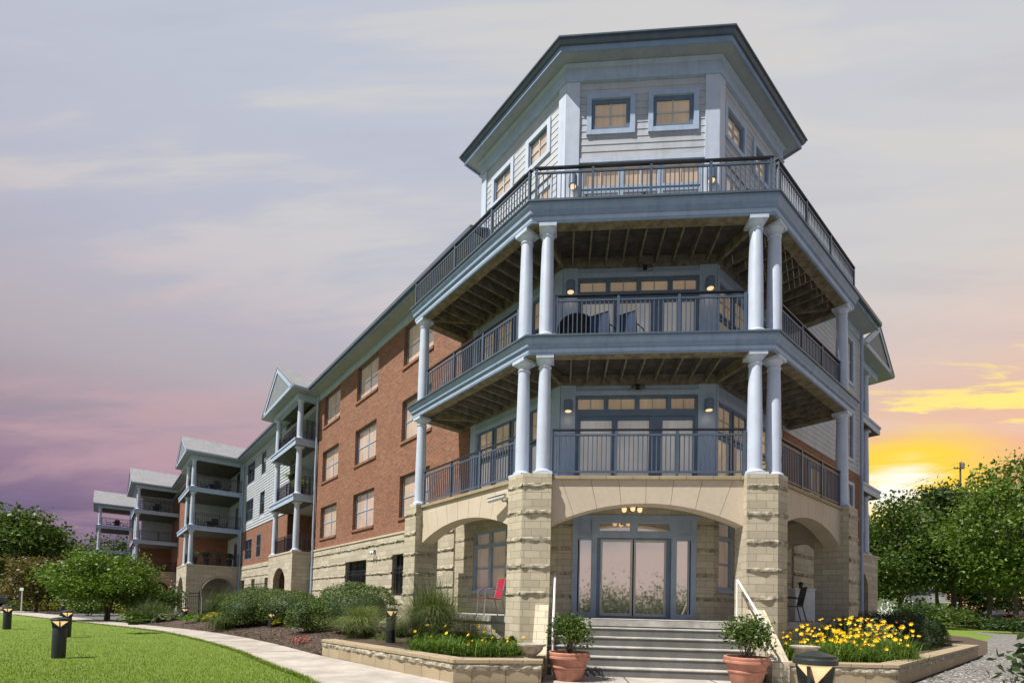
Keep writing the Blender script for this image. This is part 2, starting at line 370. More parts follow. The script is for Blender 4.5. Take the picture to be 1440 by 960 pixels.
def thing(name, loc, label, cat, group=None):
    o = bpy.data.objects.new(name, None); COL.objects.link(o); o.location = loc; o.empty_display_size = .2
    ORG[o.name] = tuple(loc); return tag(o, label, cat, group)
def np_mesh(name, V, Fq, mats, parent=None, org=None):
    """V (n,3), Fq (m,4) or (m,3)"""
    if org is None and parent is not None: org = ORG.get(parent.name)
    V = np.asarray(V, np.float32)
    if org is not None: V = V-np.array(org, np.float32)
    Fq = np.asarray(Fq, np.int32); m_, k = Fq.shape
    me = bpy.data.meshes.new(name); me.vertices.add(len(V)); me.vertices.foreach_set('co', V.ravel())
    me.loops.add(m_*k); me.loops.foreach_set('vertex_index', Fq.ravel())
    me.polygons.add(m_); me.polygons.foreach_set('loop_start', np.arange(0, m_*k, k, dtype=np.int32)); me.polygons.foreach_set('loop_total', np.full(m_, k, np.int32))
    me.update(calc_edges=True); me.validate()
    me.materials.append(M[mats])
    o = bpy.data.objects.new(name, me); COL.objects.link(o)
    if parent is not None: o.parent = parent
    return o
def unit(v): return v/np.maximum(1e-9, np.linalg.norm(v, axis=-1, keepdims=True))
def leaf_quads(P_, size, up=.5, asp=.55, nrm=None, jit=.35):
    n_ = len(P_); N = unit(rng.normal(size=(n_, 3))*(1-up)+np.array([0, 0, 1.])*up) if nrm is None else unit(nrm+rng.normal(size=(n_, 3))*jit)
    T = unit(np.cross(N, rng.normal(size=(n_, 3)))); B = np.cross(N, T)
    L_ = size*(.6+.8*rng.random((n_, 1))); Wd = L_*asp
    V = np.stack([P_-T*L_*.5, P_+B*Wd*.5+N*L_*.08, P_+T*L_*.5, P_-B*Wd*.5+N*L_*.08], 1).reshape(-1, 3)
    return V, np.arange(4*n_).reshape(-1, 4)
def blades(base, h, spread, width, nseg=4, droop=1.0, rnd=.35):
    """grass blades: base (n,3); h height; arcs outward"""
    n_ = len(base); az = rng.random(n_)*2*math.pi; D = np.stack([np.cos(az), np.sin(az), np.zeros(n_)], 1); Sd = np.stack([-np.sin(az), np.cos(az), np.zeros(n_)], 1)
    H = h*(1-rnd+rnd*1.3*rng.random(n_)); Sp = spread*(.25+.9*rng.random(n_)); rows = []
    for k in range(nseg+1):
        t = k/nseg; z = H*(t*1.35-.35*droop*t**2.6*1.3); out = Sp*t**1.9
        wd = width*(1-t**1.6*.93)
        c = base+D*out[:, None]+np.array([0, 0, 1.])*z[:, None]
        rows += [c-Sd*wd/2, c+Sd*wd/2]
    V = np.stack(rows, 1); K = 2*(nseg+1)
    idx = np.arange(n_)[:, None]*K
    Fq = np.concatenate([np.concatenate([idx+2*k, idx+2*k+1, idx+2*k+3, idx+2*k+2], 1) for k in range(nseg)])
    return V.reshape(-1, 3), Fq
def in_poly(P_, poly):
    x, y = P_[:, 0], P_[:, 1]; ins = np.zeros(len(P_), bool); j = len(poly)-1
    for i in range(len(poly)):
        xi, yi = poly[i][:2]; xj, yj = poly[j][:2]
        c = ((yi > y) != (yj > y)) & (x < (xj-xi)*(y-yi)/((yj-yi) or 1e-9)+xi); ins ^= c; j = i
    return ins
G = -1.15
# ================================================================== GROUND
def sheet(name, pts, z, m, kind='structure'):
    b = MB(); b.poly([(p[0], p[1], z) for p in pts]); return tag(b.build(name, m), kind=kind)
def smooth_line(pts, k=6):
    pts = [np.array(p, float) for p in pts]; out = []
    for i in range(len(pts)-1):
        p0 = pts[max(0, i-1)]; p1 = pts[i]; p2 = pts[i+1]; p3 = pts[min(len(pts)-1, i+2)]
        for t in np.linspace(0, 1, k, endpoint=False):
            out.append(.5*((2*p1)+(-p0+p2)*t+(2*p0-5*p1+4*p2-p3)*t*t+(-p0+3*p1-3*p2+p3)*t**3))
    out.append(pts[-1]); return out
sheet('ground', [(-1500, -1500), (1500, -1500), (1500, 1500), (-1500, 1500)], G-.03, 'dry_ground')
far_edge = smooth_line([(-47, 27), (-34.9, 19.6), (-24.8, 13.4), (-20.6, 11.0), (-16.2, 8.3), (-12, 4.9), (-7.95, 1.0)])
near_edge = smooth_line([(-47, 24.6), (-34.9, 17.4), (-27.4, 13.2), (-20.6, 9.4), (-17.0, 7.0), (-11.5, 2.4), (-8.1, -1.0), (-5.96, -3.2), (-4.9, -5.0), (-4.4, -9), (-4.2, -16)])
path_poly = far_edge+[np.array(q) for q in ((-3.7, -2.66), (-2.2, -2.3), (-2.2, -1.0), (2.4, -1.0), (2.6, -1.2), (4.5, -1.1), (4.2, -3.2), (3.4, -6), (3.4, -16))]+near_edge[::-1]
pb = MB(); pb.poly([(q[0], q[1], G+.012) for q in path_poly]); 
pathob = tag(pb.build('path', 'concrete'), kind='structure')
# joints of the paving: thin recessed dark strips
jb = MB()
for i in range(2, len(far_edge)-1, 2):
    p_ = far_edge[i]; j = int(np.argmin([np.hypot(*(q-p_)) for q in near_edge])); q_ = near_edge[j]
    d = (q_-p_)/np.hypot(*(q_-p_)); sdv = np.array([-d[1], d[0]])*.022
    jb.poly([(*(p_-sdv), G+.016), (*(p_+sdv), G+.016), (*(q_+sdv), G+.016), (*(q_-sdv), G+.016)])
for x in (-2.3, -.6, 1.1): jb.poly([(x-.012, -1.02, G+.016), (x+.012, -1.02, G+.016), (x+.012, -9, G+.016), (x-.012, -9, G+.016)])
for y in (-2.75, -4.4): jb.poly([(-4.0, y-.012, G+.016), (3.6, y-.012, G+.016), (3.6, y+.012, G+.016), (-4.0, y+.012, G+.016)])
tag(jb.build('path_joints', 'soil'), kind='structure')
lawn_poly = near_edge+[np.array((-14., -16.)), np.array((-60., -5.)), np.array((-60., 20.))]
sheet('lawn', [(q[0], q[1]) for q in lawn_poly], G-.012, 'lawn')
def bank_z(x, y):
    d_ = float((np.array((x, y))-CAM[:2]) @ fw[:2]); t = min(1, max(0, (d_-46)/18)); return G-.008+1.05*t*t*(3-2*t)
bv = []; nx_, ny_ = 26, 30
for j in range(ny_):
    for i in range(nx_):
        lx = 6+i*5.2; dd_ = 18+j*4.6; q_ = CAM[:2]+RT[:2]*lx*(.25+dd_/70)+fw[:2]*dd_; bv.append((q_[0], q_[1], bank_z(*q_)))
tag(np_mesh('lawn', bv, [[j*nx_+i, j*nx_+i+1, (j+1)*nx_+i+1, (j+1)*nx_+i] for j in range(ny_-1) for i in range(nx_-1)], 'lawn'), kind='structure')
# mulch bed rising from the path to the wall
fe = [q for q in far_edge if -27 < q[0]]+[np.array((-7.0, 1.6))]
def wallpt(q):
    a = float((q-FL.o) @ FL.a); n_ = float((q-FL.o) @ FL.n); return FL.o+FL.a*a+FL.n*max(1.9, n_)
bedv = []; nb = 14
for q in fe:
    wp = wallpt(q); 
    if q[0] < -24: wp = q+(wp-q)*.75
    for k in range(nb+1):
        t = k/nb; c = q+(wp-q)*t; d_ = np.hypot(*(c-q))
        bedv.append((c[0], c[1], G+.0+min(.55, .30*(1-math.exp(-d_/1.2))+.05*d_)+.05*mnoise.noise((c[0]*.9, c[1]*.9, 0))*min(1, d_)))
def bed_z(x, y):
    q = np.array((x, y)); i = int(np.argmin([np.hypot(*(f_-q)) for f_ in fe])); d_ = np.hypot(*(fe[i]-q)); return G+min(.55, .30*(1-math.exp(-d_/1.2))+.05*d_)
bf = [[i*(nb+1)+k, (i+1)*(nb+1)+k, (i+1)*(nb+1)+k+1, i*(nb+1)+k+1] for i in range(len(fe)-1) for k in range(nb)]
tag(np_mesh('mulch_bed', bedv, bf, 'mulch'), kind='structure')
# chips of bark on it
cp = []
while len(cp) < 9000:
    i = random.randrange(len(fe)-1); t = random.random(); u = random.random()**1.6*.8; q = fe[i]*(1-t)+fe[i+1]*t
    if q[0] < -18 and random.random() < .6: continue
    c = q+(wallpt(q)-q)*u; cp.append((c[0], c[1], bed_z(c[0], c[1])+.012))
V, Fq = leaf_quads(np.array(cp), .075, up=.75, asp=.35)
tag(np_mesh('bark_chips', V, Fq, 'mulch_chip'), 'loose brown bark chips covering the planting bed beside the path', 'bark mulch', kind='stuff')
# gravel walk on the right, and its lawn behind
gravel_poly = [(3.4, -16), (3.4, -6), (4.2, -3.2), (4.62, -1.2), (12.6, 7.0), (14.5, 9.4), (22.2, 19), (30, 28), (36, 38), (38.5, 42.5), (37, 35), (34.5, 30), (31, 24), (27, 16), (22, 6), (20, -16)]
sheet('gravel', gravel_poly, G+.004, 'gravel')
gp = rng.random((60000, 2))*np.array([18, 24])+np.array([3, -6]); gp = gp[in_poly(gp, gravel_poly)]
dist = np.hypot(gp[:, 0]-CAM[0], gp[:, 1]-CAM[1]); gp = gp[rng.random(len(gp)) < np.clip((11/dist)**2, 0, 1)][:16000]
oct_v = np.array([(1, 0, 0), (0, 1, 0), (-1, 0, 0), (0, -1, 0), (0, 0, 1), (0, 0, -1)], float); oct_f = np.array([(0, 1, 4), (1, 2, 4), (2, 3, 4), (3, 0, 4)])
k = len(gp); ang = rng.random(k)*6.28; sz = .012+.02*rng.random(k); ex = 1+rng.random(k)*.9
ca, sa = np.cos(ang), np.sin(ang); VV = np.zeros((k, 6, 3))
for i in range(6):
    x, y, z = oct_v[i]; VV[:, i, 0] = gp[:, 0]+sz*(x*ex*ca-y*sa); VV[:, i, 1] = gp[:, 1]+sz*(x*ex*sa+y*ca); VV[:, i, 2] = G+.01+z*sz*.7
tag(np_mesh('pebbles', VV.reshape(-1, 3), (np.arange(k)[:, None, None]*6+oct_f[None]).reshape(-1, 3), 'pebble'), 'loose grey gravel stones on the walk right of the steps', 'gravel', kind='stuff')
# lawn blades, denser where they are near
lp = []
bx = rng.random((900000, 2))*np.array([28, 24])+np.array([-31, -7])
bx = bx[in_poly(bx, lawn_poly)]
rel = bx-CAM[:2]; dep = rel @ fw[:2]; latd = rel @ RT[:2]; keep = (dep > 5) & (np.abs(latd) < dep*1.1+1)
bx = bx[keep]; dep = dep[keep]; bx = bx[rng.random(len(bx)) < np.clip((7/dep)**2, 0, 1)][:150000]
V, Fq = blades(np.column_stack([bx, np.full(len(bx), G-.012)]), .045, .03, .0075, nseg=2, rnd=.5)
tag(np_mesh('lawn_grass', V, Fq, 'blade_lawn'), 'short mown green grass of the lawn left of the path', 'grass', kind='stuff')
# ragged longer tufts where the lawn meets the path
ep = []
for p0_, p1_ in zip(near_edge[:-1], near_edge[1:]):
    L_ = np.hypot(*(p1_-p0_)); dep_ = float(((p0_+p1_)/2-CAM[:2]) @ fw[:2])
    if dep_ < 4 or dep_ > 34: continue
    for k in range(int(L_*420*min(1, (9/dep_)**1.3))): t_ = rng.random(); ep.append((p0_+(p1_-p0_)*t_+rng.normal(size=2)*.035))
V, Fq = blades(np.column_stack([np.array(ep), np.full(len(ep), G-.01)]), .085, .075, .010, nseg=3, rnd=.6)
tag(np_mesh('lawn_edge_grass', V, Fq, 'blade_lawn'), 'longer ragged grass along the edge of the path', 'grass', kind='stuff')
# road and kerb far left
rd = [at(-260, 858, 50)[:2], at(120, 858, 46)[:2], at(330, 858, 60)[:2], at(330, 850, 95)[:2], at(-330, 850, 95)[:2]]
sheet('road', [(q[0], q[1]) for q in rd], G+.004, 'asphalt')
kb = MB(); k0 = np.array(rd[0]); k1 = np.array(rd[1]); dk_ = (k1-k0)/np.hypot(*(k1-k0)); fk = Frame(k0, dk_, (-dk_[1], dk_[0]))
kb.box(fk, 0, float(np.hypot(*(k1-k0))), -.3, 0, G-.05, G+.13); tag(kb.build('kerb', 'kerb_yellow'), kind='structure')
# ================================================================== BUILDING
B = thing('apartment_building', (0, 4, G), 'brick and limestone apartment building with a balconied corner tower and gabled porches', 'building')
def rect_wall(mb, F, n, a0, a1, z0, z1, holes=(), th=.3):
    holes = [(max(h[0], a0), min(h[1], a1), max(h[2], z0), min(h[3], z1)) for h in holes if h[0] < a1 and h[1] > a0 and h[2] < z1 and h[3] > z0]
    As = sorted({a0, a1, *[min(max(h[i], a0), a1) for h in holes for i in (0, 1)]}); Zs = sorted({z0, z1, *[min(max(h[i], z0), z1) for h in holes for i in (2, 3)]})
    inside = lambda a, z: any(h[0] < a < h[1] and h[2] < z < h[3] for h in holes)
    for i in range(len(As)-1):
        for j in range(len(Zs)-1):
            if not inside((As[i]+As[i+1])/2, (Zs[j]+Zs[j+1])/2):
                mb.poly([F.P(As[i], n, Zs[j]), F.P(As[i+1], n, Zs[j]), F.P(As[i+1], n, Zs[j+1]), F.P(As[i], n, Zs[j+1])])
    for h in holes:
        p = [(h[0], h[2]), (h[1], h[2]), (h[1], h[3]), (h[0], h[3])]
        for (A, Z0), (Bq, Z1) in zip(p, p[1:]+p[:1]): mb.poly([F.P(A, n, Z0), F.P(Bq, n, Z1), F.P(Bq, n+th, Z1), F.P(A, n+th, Z0)])
    q = [(a0, z0), (a1, z0), (a1, z1), (a0, z1)]
    for (A, Z0), (Bq, Z1) in zip(q, q[1:]+q[:1]): mb.poly([F.P(A, n, Z0), F.P(Bq, n, Z1), F.P(Bq, n+th, Z1), F.P(A, n+th, Z0)])
def rock_band(mb, F, n, a0, a1, z0, z1, holes=(), out=.035, step=.07):
    segs = [(a0, a1)]
    for h in holes:
        if h[2] < z1 and h[3] > z0:
            segs = [q for (x, y) in segs for q in ((x, min(y, h[0])), (max(x, h[1]), y)) if q[1]-q[0] > .02]
    for x, y in segs:
        k = max(2, int((y-x)/step)); rows = []
        for j in range(4):
            r = []
            for i in range(k+1):
                a = x+(y-x)*i/k; z = z0+(z1-z0)*j/3; e = 0 if j in (0, 3) else out*(.55+.9*mnoise.noise((a*6.1+n*3, z*17, 3.3)))
                zz_ = z+(.018*mnoise.noise((a*5, z*9, 7.7)) if j in (1, 2) else 0); r.append(mb.pt(F.P(a, n-.003-max(0, e), zz_)))
            rows.append(r)
        for j in range(3):
            for i in range(k): mb.f.append([rows[j][i], rows[j][i+1], rows[j+1][i+1], rows[j+1][i]]); mb.mi.append(mb.cur)
def lap_siding(mb, F, n, a0, a1, z0, z1, holes=(), exp=.19, out=.017):
    k = max(1, round((z1-z0)/exp)); e = (z1-z0)/k
    for i in range(k):
        lo, hi_ = z0+i*e, z0+(i+1)*e; segs = [(a0, a1)]
        for h in holes:
            if h[2] < hi_-.02 and h[3] > lo+.02: segs = [q for (x, y) in segs for q in ((x, min(y, h[0])), (max(x, h[1]), y)) if q[1]-q[0] > .02]
        for x, y in segs:
            mb.poly([F.P(x, n-out, lo), F.P(y, n-out, lo), F.P(y, n-.006, hi_), F.P(x, n-.006, hi_)])
            mb.poly([F.P(x, n-out, lo), F.P(y, n-out, lo), F.P(y, n, lo), F.P(x, n, lo)])
def window(F, n, a0, a1, z0, z1, cols=2, rows=2, pane='pane_blind', fr='frame_blue', fwid=.07, rec=.12, mun=True, sill=None, casing=None, munc='sash'):
    b = MB(); n0, n1 = n+rec-.05, n+rec+.03
    b.box(F, a0, a0+fwid, n0, n1, z0, z1); b.box(F, a1-fwid, a1, n0, n1, z0, z1); b.box(F, a0+fwid, a1-fwid, n0, n1, z0, z0+fwid); b.box(F, a0+fwid, a1-fwid, n0, n1, z1-fwid, z1)
    wn = b.build('window', fr, B)
    p = MB(); p.poly([F.P(a0+.01, n+rec, z0+.01), F.P(a1-.01, n+rec, z0+.01), F.P(a1-.01, n+rec, z1-.01), F.P(a0+.01, n+rec, z1-.01)])
    o = p.build('pane', pane, wn, org=ORG[B.name])
    if mun:
        q = MB(); x0, x1, y0, y1 = a0+fwid, a1-fwid, z0+fwid, z1-fwid
        for i in range(1, cols):
            a = x0+(x1-x0)*i/cols; q.box(F, a-.02, a+.02, n+rec-.03, n+rec-.002, y0, y1)
        for j in range(1, rows):
            z = y0+(y1-y0)*j/rows; q.box(F, x0, x1, n+rec-.027, n+rec-.002, z-.018, z+.018)
        if q.f: q.build('muntins', munc, wn, org=ORG[B.name])
    if sill:
        s_ = MB(); s_.box(F, a0-.06, a1+.06, n-.05, n+rec, z0-.11, z0-.002); s_.build('sill', sill, wn, org=ORG[B.name])
    if casing:
        c = MB(); k_ = .13; c.box(F, a0-k_, a0, n-.06, n+rec-.05, z0-k_, z1+k_); c.box(F, a1, a1+k_, n-.06, n+rec-.05, z0-k_, z1+k_)
        c.box(F, a0, a1, n-.055, n+rec-.05, z1, z1+k_); c.box(F, a0, a1, n-.055, n+rec-.05, z0-k_, z0); c.build('casing', casing, wn, org=ORG[B.name])
    return wn
def column(x, y, z0, z1, r=.165, parent=B, plinth_rot=0., seg=22):
    h = z1-z0; b = MB()
    prof = [(r*1.02, .14)]+[(r*(1-.17*max(0, (t-.3)/.7)**1.4), .14+(h-.14-.26)*t) for t in np.linspace(0, 1, 9)]
    b.lathe((x, y, z0), prof, seg); o = b.build('column', 'column_paint', parent, smooth=40)
    F = Frame((x, y), (math.cos(plinth_rot), math.sin(plinth_rot)), (-math.sin(plinth_rot), math.cos(plinth_rot)))
    c = MB(); e = r*1.38; c.box(F, -e, e, -e, e, z0, z0+.07); c.lathe((x, y, z0+.07), [(r*1.3, 0), (r*1.34, .025), (r*1.25, .05), (r*1.08, .06), (r*1.02, .085)], seg); c.build('column_base', 'column_paint', o, smooth=40, org=ORG[parent.name])
    k = MB(); rr = r*.83; k.lathe((x, y, z1), [(rr, -.27), (rr*1.13, -.255), (rr*1.13, -.235), (rr*1.0, -.22), (rr*1.02, -.16), (rr*1.3, -.11), (rr*1.42, -.085), (rr*1.42, -.075)], seg)
    e = rr*1.5; k.box(F, -e, e, -e, e, z1-.078, z1); k.build('capital', 'column_paint', o, smooth=40, org=ORG[parent.name])
    return o
def railing(F, a0, a1, n, z0, ht, posts, kind='rail_blue', gap=.105, topm='rail_dark', parent=B, low=.1):
    b = MB(); zt = z0+ht
    b.box(F, a0, a1, n-.038, n+.038, zt-.032, zt); r_ = b.build('railing', topm, parent)
    c = MB(); c.box(F, a0, a1, n-.018, n+.018, zt-.155, zt-.115); c.box(F, a0, a1, n-.018, n+.018, z0+low-.04, z0+low); c.build('rail', kind, r_, org=ORG[parent.name])
    for a in posts:
        p = MB(); p.box(F, a-.03, a+.03, n-.03, n+.03, z0, zt-.036); p.build('post', kind, r_, org=ORG[parent.name])
    q = MB(); k = max(2, int(round((a1-a0)/gap)))
    for i in range(1, k):
        a = a0+(a1-a0)*i/k
        if min(abs(a-x) for x in posts) < .05: continue
        q.box(F, a-.011, a+.011, n-.011, n+.011, z0+low, zt-.155)
    q.build('balusters', kind, r_, org=ORG[parent.name])
    return r_
LL, LR = 5.75, 5.6                                     # lengths of the deck's left and right sides
Lc = FL.o; Rc = FR.o; LE = FL.o+FL.a*LL; RE = FR.o+FR.a*LR
LE2 = LE+FL.n*(WN-.01); RE2 = RE+FR.n*(WNR-.01)
def outline(ins=0.):
    """deck edge from the wing wall round the tower (walk with the outside on the right)"""
    k = math.tan(math.pi/8)*ins
    return [tuple(LE2+FL.a*-ins), tuple(LE-FL.a*ins+FL.n*ins), tuple(np.array((-HW_L+k, ins))), tuple(np.array((HW_R-k, ins))), tuple(RE-FR.a*ins+FR.n*ins), tuple(RE2-FR.a*ins)]
def cornice(zb, zt, name='cornice'):
    h = zt-zb; b = MB()
    b.sweep(outline(0), [(-.15, zb), (-.10, zb), (-.10, zb+h*.38), (-.05, zb+h*.42), (-.05, zb+h*.60), (0, zb+h*.80), (0, zt-.02), (-.15, zt-.02)])
    o = b.build(name, 'cornice_paint', B)
    c = MB(); c.sweep(outline(0), [(-.34, zt-.018), (.035, zt-.018), (.035, zt+.022), (-.34, zt+.022)]); c.build('flashing', 'gutter', o, org=ORG[B.name])
    d = MB(); d.sweep(outline(0), [(-.106, zb+h*.10), (-.094, zb+h*.10), (-.094, zb+h*.30), (-.106, zb+h*.30)]); d.build('fascia_band', 'trim_paint', o, org=ORG[B.name])
Z2, Z3, Z4 = 3.3, 6.5, 9.71
cornice(6.12, Z3); cornice(9.27, Z4)
inner_poly = [tuple(GL.o+GL.a*9), tuple(IL), tuple(IR), tuple(GR.o+GR.a*9)]
def deck_floor(z):
    """boards run along each face with open joints, mitred at the corners"""
    b = MB(); wb = .14; k8 = math.tan(math.pi/8)
    n_ = 16
    for i in range(n_):
        y0 = .12+i*wb; y1 = y0+wb-.009
        y1 = min(y1, 1.895)
        if y0 > 1.87: break
        b.prism([(-HW_L+k8*y0, y0), (HW_R-k8*y0, y0), (HW_R-k8*y1, y1), (-HW_L+k8*y1, y1)], z-.045, z)
        for F, ln in ((FL, LL), (FR, LR)):
            q = [F.P(k8*y0+.004, y0, 0)[:2], F.P(ln-.1, y0, 0)[:2], F.P(ln-.1, y1, 0)[:2], F.P(k8*y1+.004, y1, 0)[:2]]
            b.prism(q if F is FL else q, z-.045, z)
    b.build('deck_floor', 'deck_board', B)
def joists(z):
    zt, zb = z-.047, z-.30
    for x in np.arange(-1.75, 1.9, .44): 
        b = MB(); b.box(FF, x-.02, x+.02, .30, 1.86, zb, zt); b.build('joist', 'wood_old', B)
    for F, ln, a_s in ((FL, LL, AO), (FR, LR, AOR)):
        for a in np.arange(a_s+.35, ln-.25, .44):
            b = MB(); b.box(F, a-.02, a+.02, .30, WN-.06, zb, zt); b.build('joist', 'wood_old', B)
    for c0, c1 in (((-HW_L+.12, .28), IL), ((HW_R-.12, .28), IR)):     # hip beams at the two corners
        b = MB(); b.bar((*c0, z-.19), (*c1, z-.19), .09, .26); b.build('hip_beam', 'wood_beam', B)
    for F, ln, nn in ((FL, LL, WN), (FR, LR, WNR)):                      # diagonal brace at the outer ends
        b = MB(); b.bar(F.P(ln-.25, .35, z-.19), F.P(ln-1.3, nn-.08, z-.19), .09, .26); b.build('hip_beam', 'wood_beam', B)
    b = MB(); zb_ = {Z3: 6.125, Z4: 9.275}[z]; b.sweep(outline(.33), [(-.08, zb_), (.175, zb_), (.175, z-.05), (-.08, z-.05)]); b.build('edge_beam', 'wood_beam', B)
    b = MB(); b.sweep(inner_ledger, [(.0, z-.34), (.055, z-.34), (.055, z-.06), (.0, z-.06)]); b.build('ledger', 'wood_old', B)
inner_ledger = [tuple(GL.o+GL.a*(LL-AO-.1)), tuple(IL), tuple(IR), tuple(GR.o+GR.a*(LR-AOR-.1))]
for z in (Z3, Z4): deck_floor(z); joists(z)
# --- ground-storey stone: piers, arches, cap
pier_z = [.53+.62*k for k in range(5)]
def pier(segs, plan, z0, z1):
    b = MB(); b.prism(plan, z0, z1); b.cur = 1
    for F, n, a0, a1 in segs:
        for zb in [q for q in pier_z if z0 < q < z1]: rock_band(b, F, n, a0, a1, zb-.06, zb+.06, out=.04, step=.045)
    return b.build('stone_pier', ['pierstone', 'rockface'], B)
pl = lambda F, *q: [F.P(a, n, 0)[:2] for a, n in q]
lcp = [(-HW_L, 0), (-2.15, 0), (-2.15, .72), (-2.62, .88)]+pl(FL, (.52, .72), (.52, 0))
rcp = [(HW_R, 0), (2.17, 0), (2.17, .72), (2.64, .88)]+pl(FR, (.5, .72), (.5, 0))
pier([(FF, 0, -HW_L, -2.15), (FL, 0, 0, .52)], lcp, G, 3.29)
pier([(FF, 0, 2.17, HW_R), (FR, 0, 0, .5)], rcp, G, 3.29)
pier([(FL, 0, 5.02, 5.72), (Frame(FL.P(5.02, 0, 0)[:2], FL.n, -FL.a*-1), 0, 0, .72)], pl(FL, (5.02, 0), (5.72, 0), (5.72, .8), (5.02, .8)), G, 3.29)
pier([(FR, 0, 4.72, 5.5)], pl(FR, (4.72, 0), (5.5, 0), (5.5, .9), (4.72, .9)), G, 3.29)
def arch(F, a0, a1, n, zs, zc, zt, th=.42, nv=7, cols=28, name='arch', mt='smooth_stone'):
    """segmental arch panel of voussoirs with open joints"""
    w_ = a1-a0; h = zc-zs; rad = (w_*w_/4+h*h)/(2*h); cz = zc-rad; mid = (a0+a1)/2; th0 = math.asin(w_/2/rad)
    b = MB(); g = .005
    bounds = [-th0+2*th0*i/nv for i in range(nv+1)]
    for i in range(nv):
        t0, t1 = bounds[i], bounds[i+1]
        lowp = []
        for k in range(7):
            t = t0+(t1-t0)*k/6; lowp.append((mid+rad*math.sin(t), cz+rad*math.cos(t)))
        xt = lambda t, e: mid+(zt-cz)*math.tan(t)+e if abs(t) < th0-1e-6 else (mid+math.copysign(w_/2, t))
        x0, x1 = max(a0, min(a1, xt(t0, g if i else 0))), max(a0, min(a1, xt(t1, -g if i < nv-1 else 0)))
        lowp[0] = (lowp[0][0]+(g if i else 0), lowp[0][1]); lowp[-1] = (lowp[-1][0]-(g if i < nv-1 else 0), lowp[-1][1])
        poly = lowp+[(x1, zt), (x0, zt)]
        A = [b.pt(F.P(a, n, z)) for a, z in poly]; C = [b.pt(F.P(a, n+th, z)) for a, z in poly]
        b.f.append(A); b.f.append(C[::-1]); b.mi += [0, 0]; q = len(poly)
        for k in range(q): b.f.append([A[k], A[(k+1) % q], C[(k+1) % q], C[k]]); b.mi.append(0)
    # mortar behind the joints
    b.cur = 1
    pts = [(a0, zs+.02)]+[(mid+rad*math.sin(-th0+2*th0*k/cols), cz+rad*math.cos(-th0+2*th0*k/cols)+.012) for k in range(1, cols)]+[(a1, zs+.02), (a1, zt-.01), (a0, zt-.01)]
    A = [b.pt(F.P(a, n+.02, z)) for a, z in pts]; C = [b.pt(F.P(a, n+th-.02, z)) for a, z in pts]; q = len(pts)
    b.f.append(A); b.f.append(C[::-1]); b.mi += [1, 1]
    for k in range(q): b.f.append([A[k], A[(k+1) % q], C[(k+1) % q], C[k]]); b.mi.append(1)
    return b.build(name, [mt, 'cast_stone'], B)
arch(FF, -2.15, 2.17, .22, 2.16, 2.66, 3.2, nv=8)
arch(FL, .52, 5.02, .22, 2.1, 2.6, 3.2, nv=9)
arch(FR, .5, 4.72, .22, 2.15, 2.66, 3.2, nv=9)
for F_, a0, a1 in ((FF, -2.15, 2.17), (FL, .52, 5.02), (FR, .5, 4.72)):
    b = MB(); b.box(F_, a0+.003, a1-.003, .165, .70, 3.2, 3.285); b.build('stone_cap', 'planter_stone', B, bevel=.008)
b = MB(); b.prism([outline(.5)[i] for i in (0, 1, 2, 3, 4, 5)]+[tuple(IR+GR.a*5), tuple(IR+np.array((0, .0))), tuple(IL), tuple(GL.o+GL.a*5)], 2.98, 3.27); b.build('floor_slab', 'soffit', B)
# porch floor
b = MB(); b.prism([outline(.25)[i] for i in range(6)]+[tuple(IR+GR.a*5.5), tuple(IR), tuple(IL), tuple(GL.o+GL.a*5.5)], -.16, -.004); b.build('porch_floor', 'step_stone', B)
b = MB(); b.prism([outline(.3)[i] for i in range(6)]+[tuple(IR+GR.a*5.5), tuple(IR), tuple(IL), tuple(GL.o+GL.a*5.5)], G, -.16); b.build('foundation', 'limestone', B)
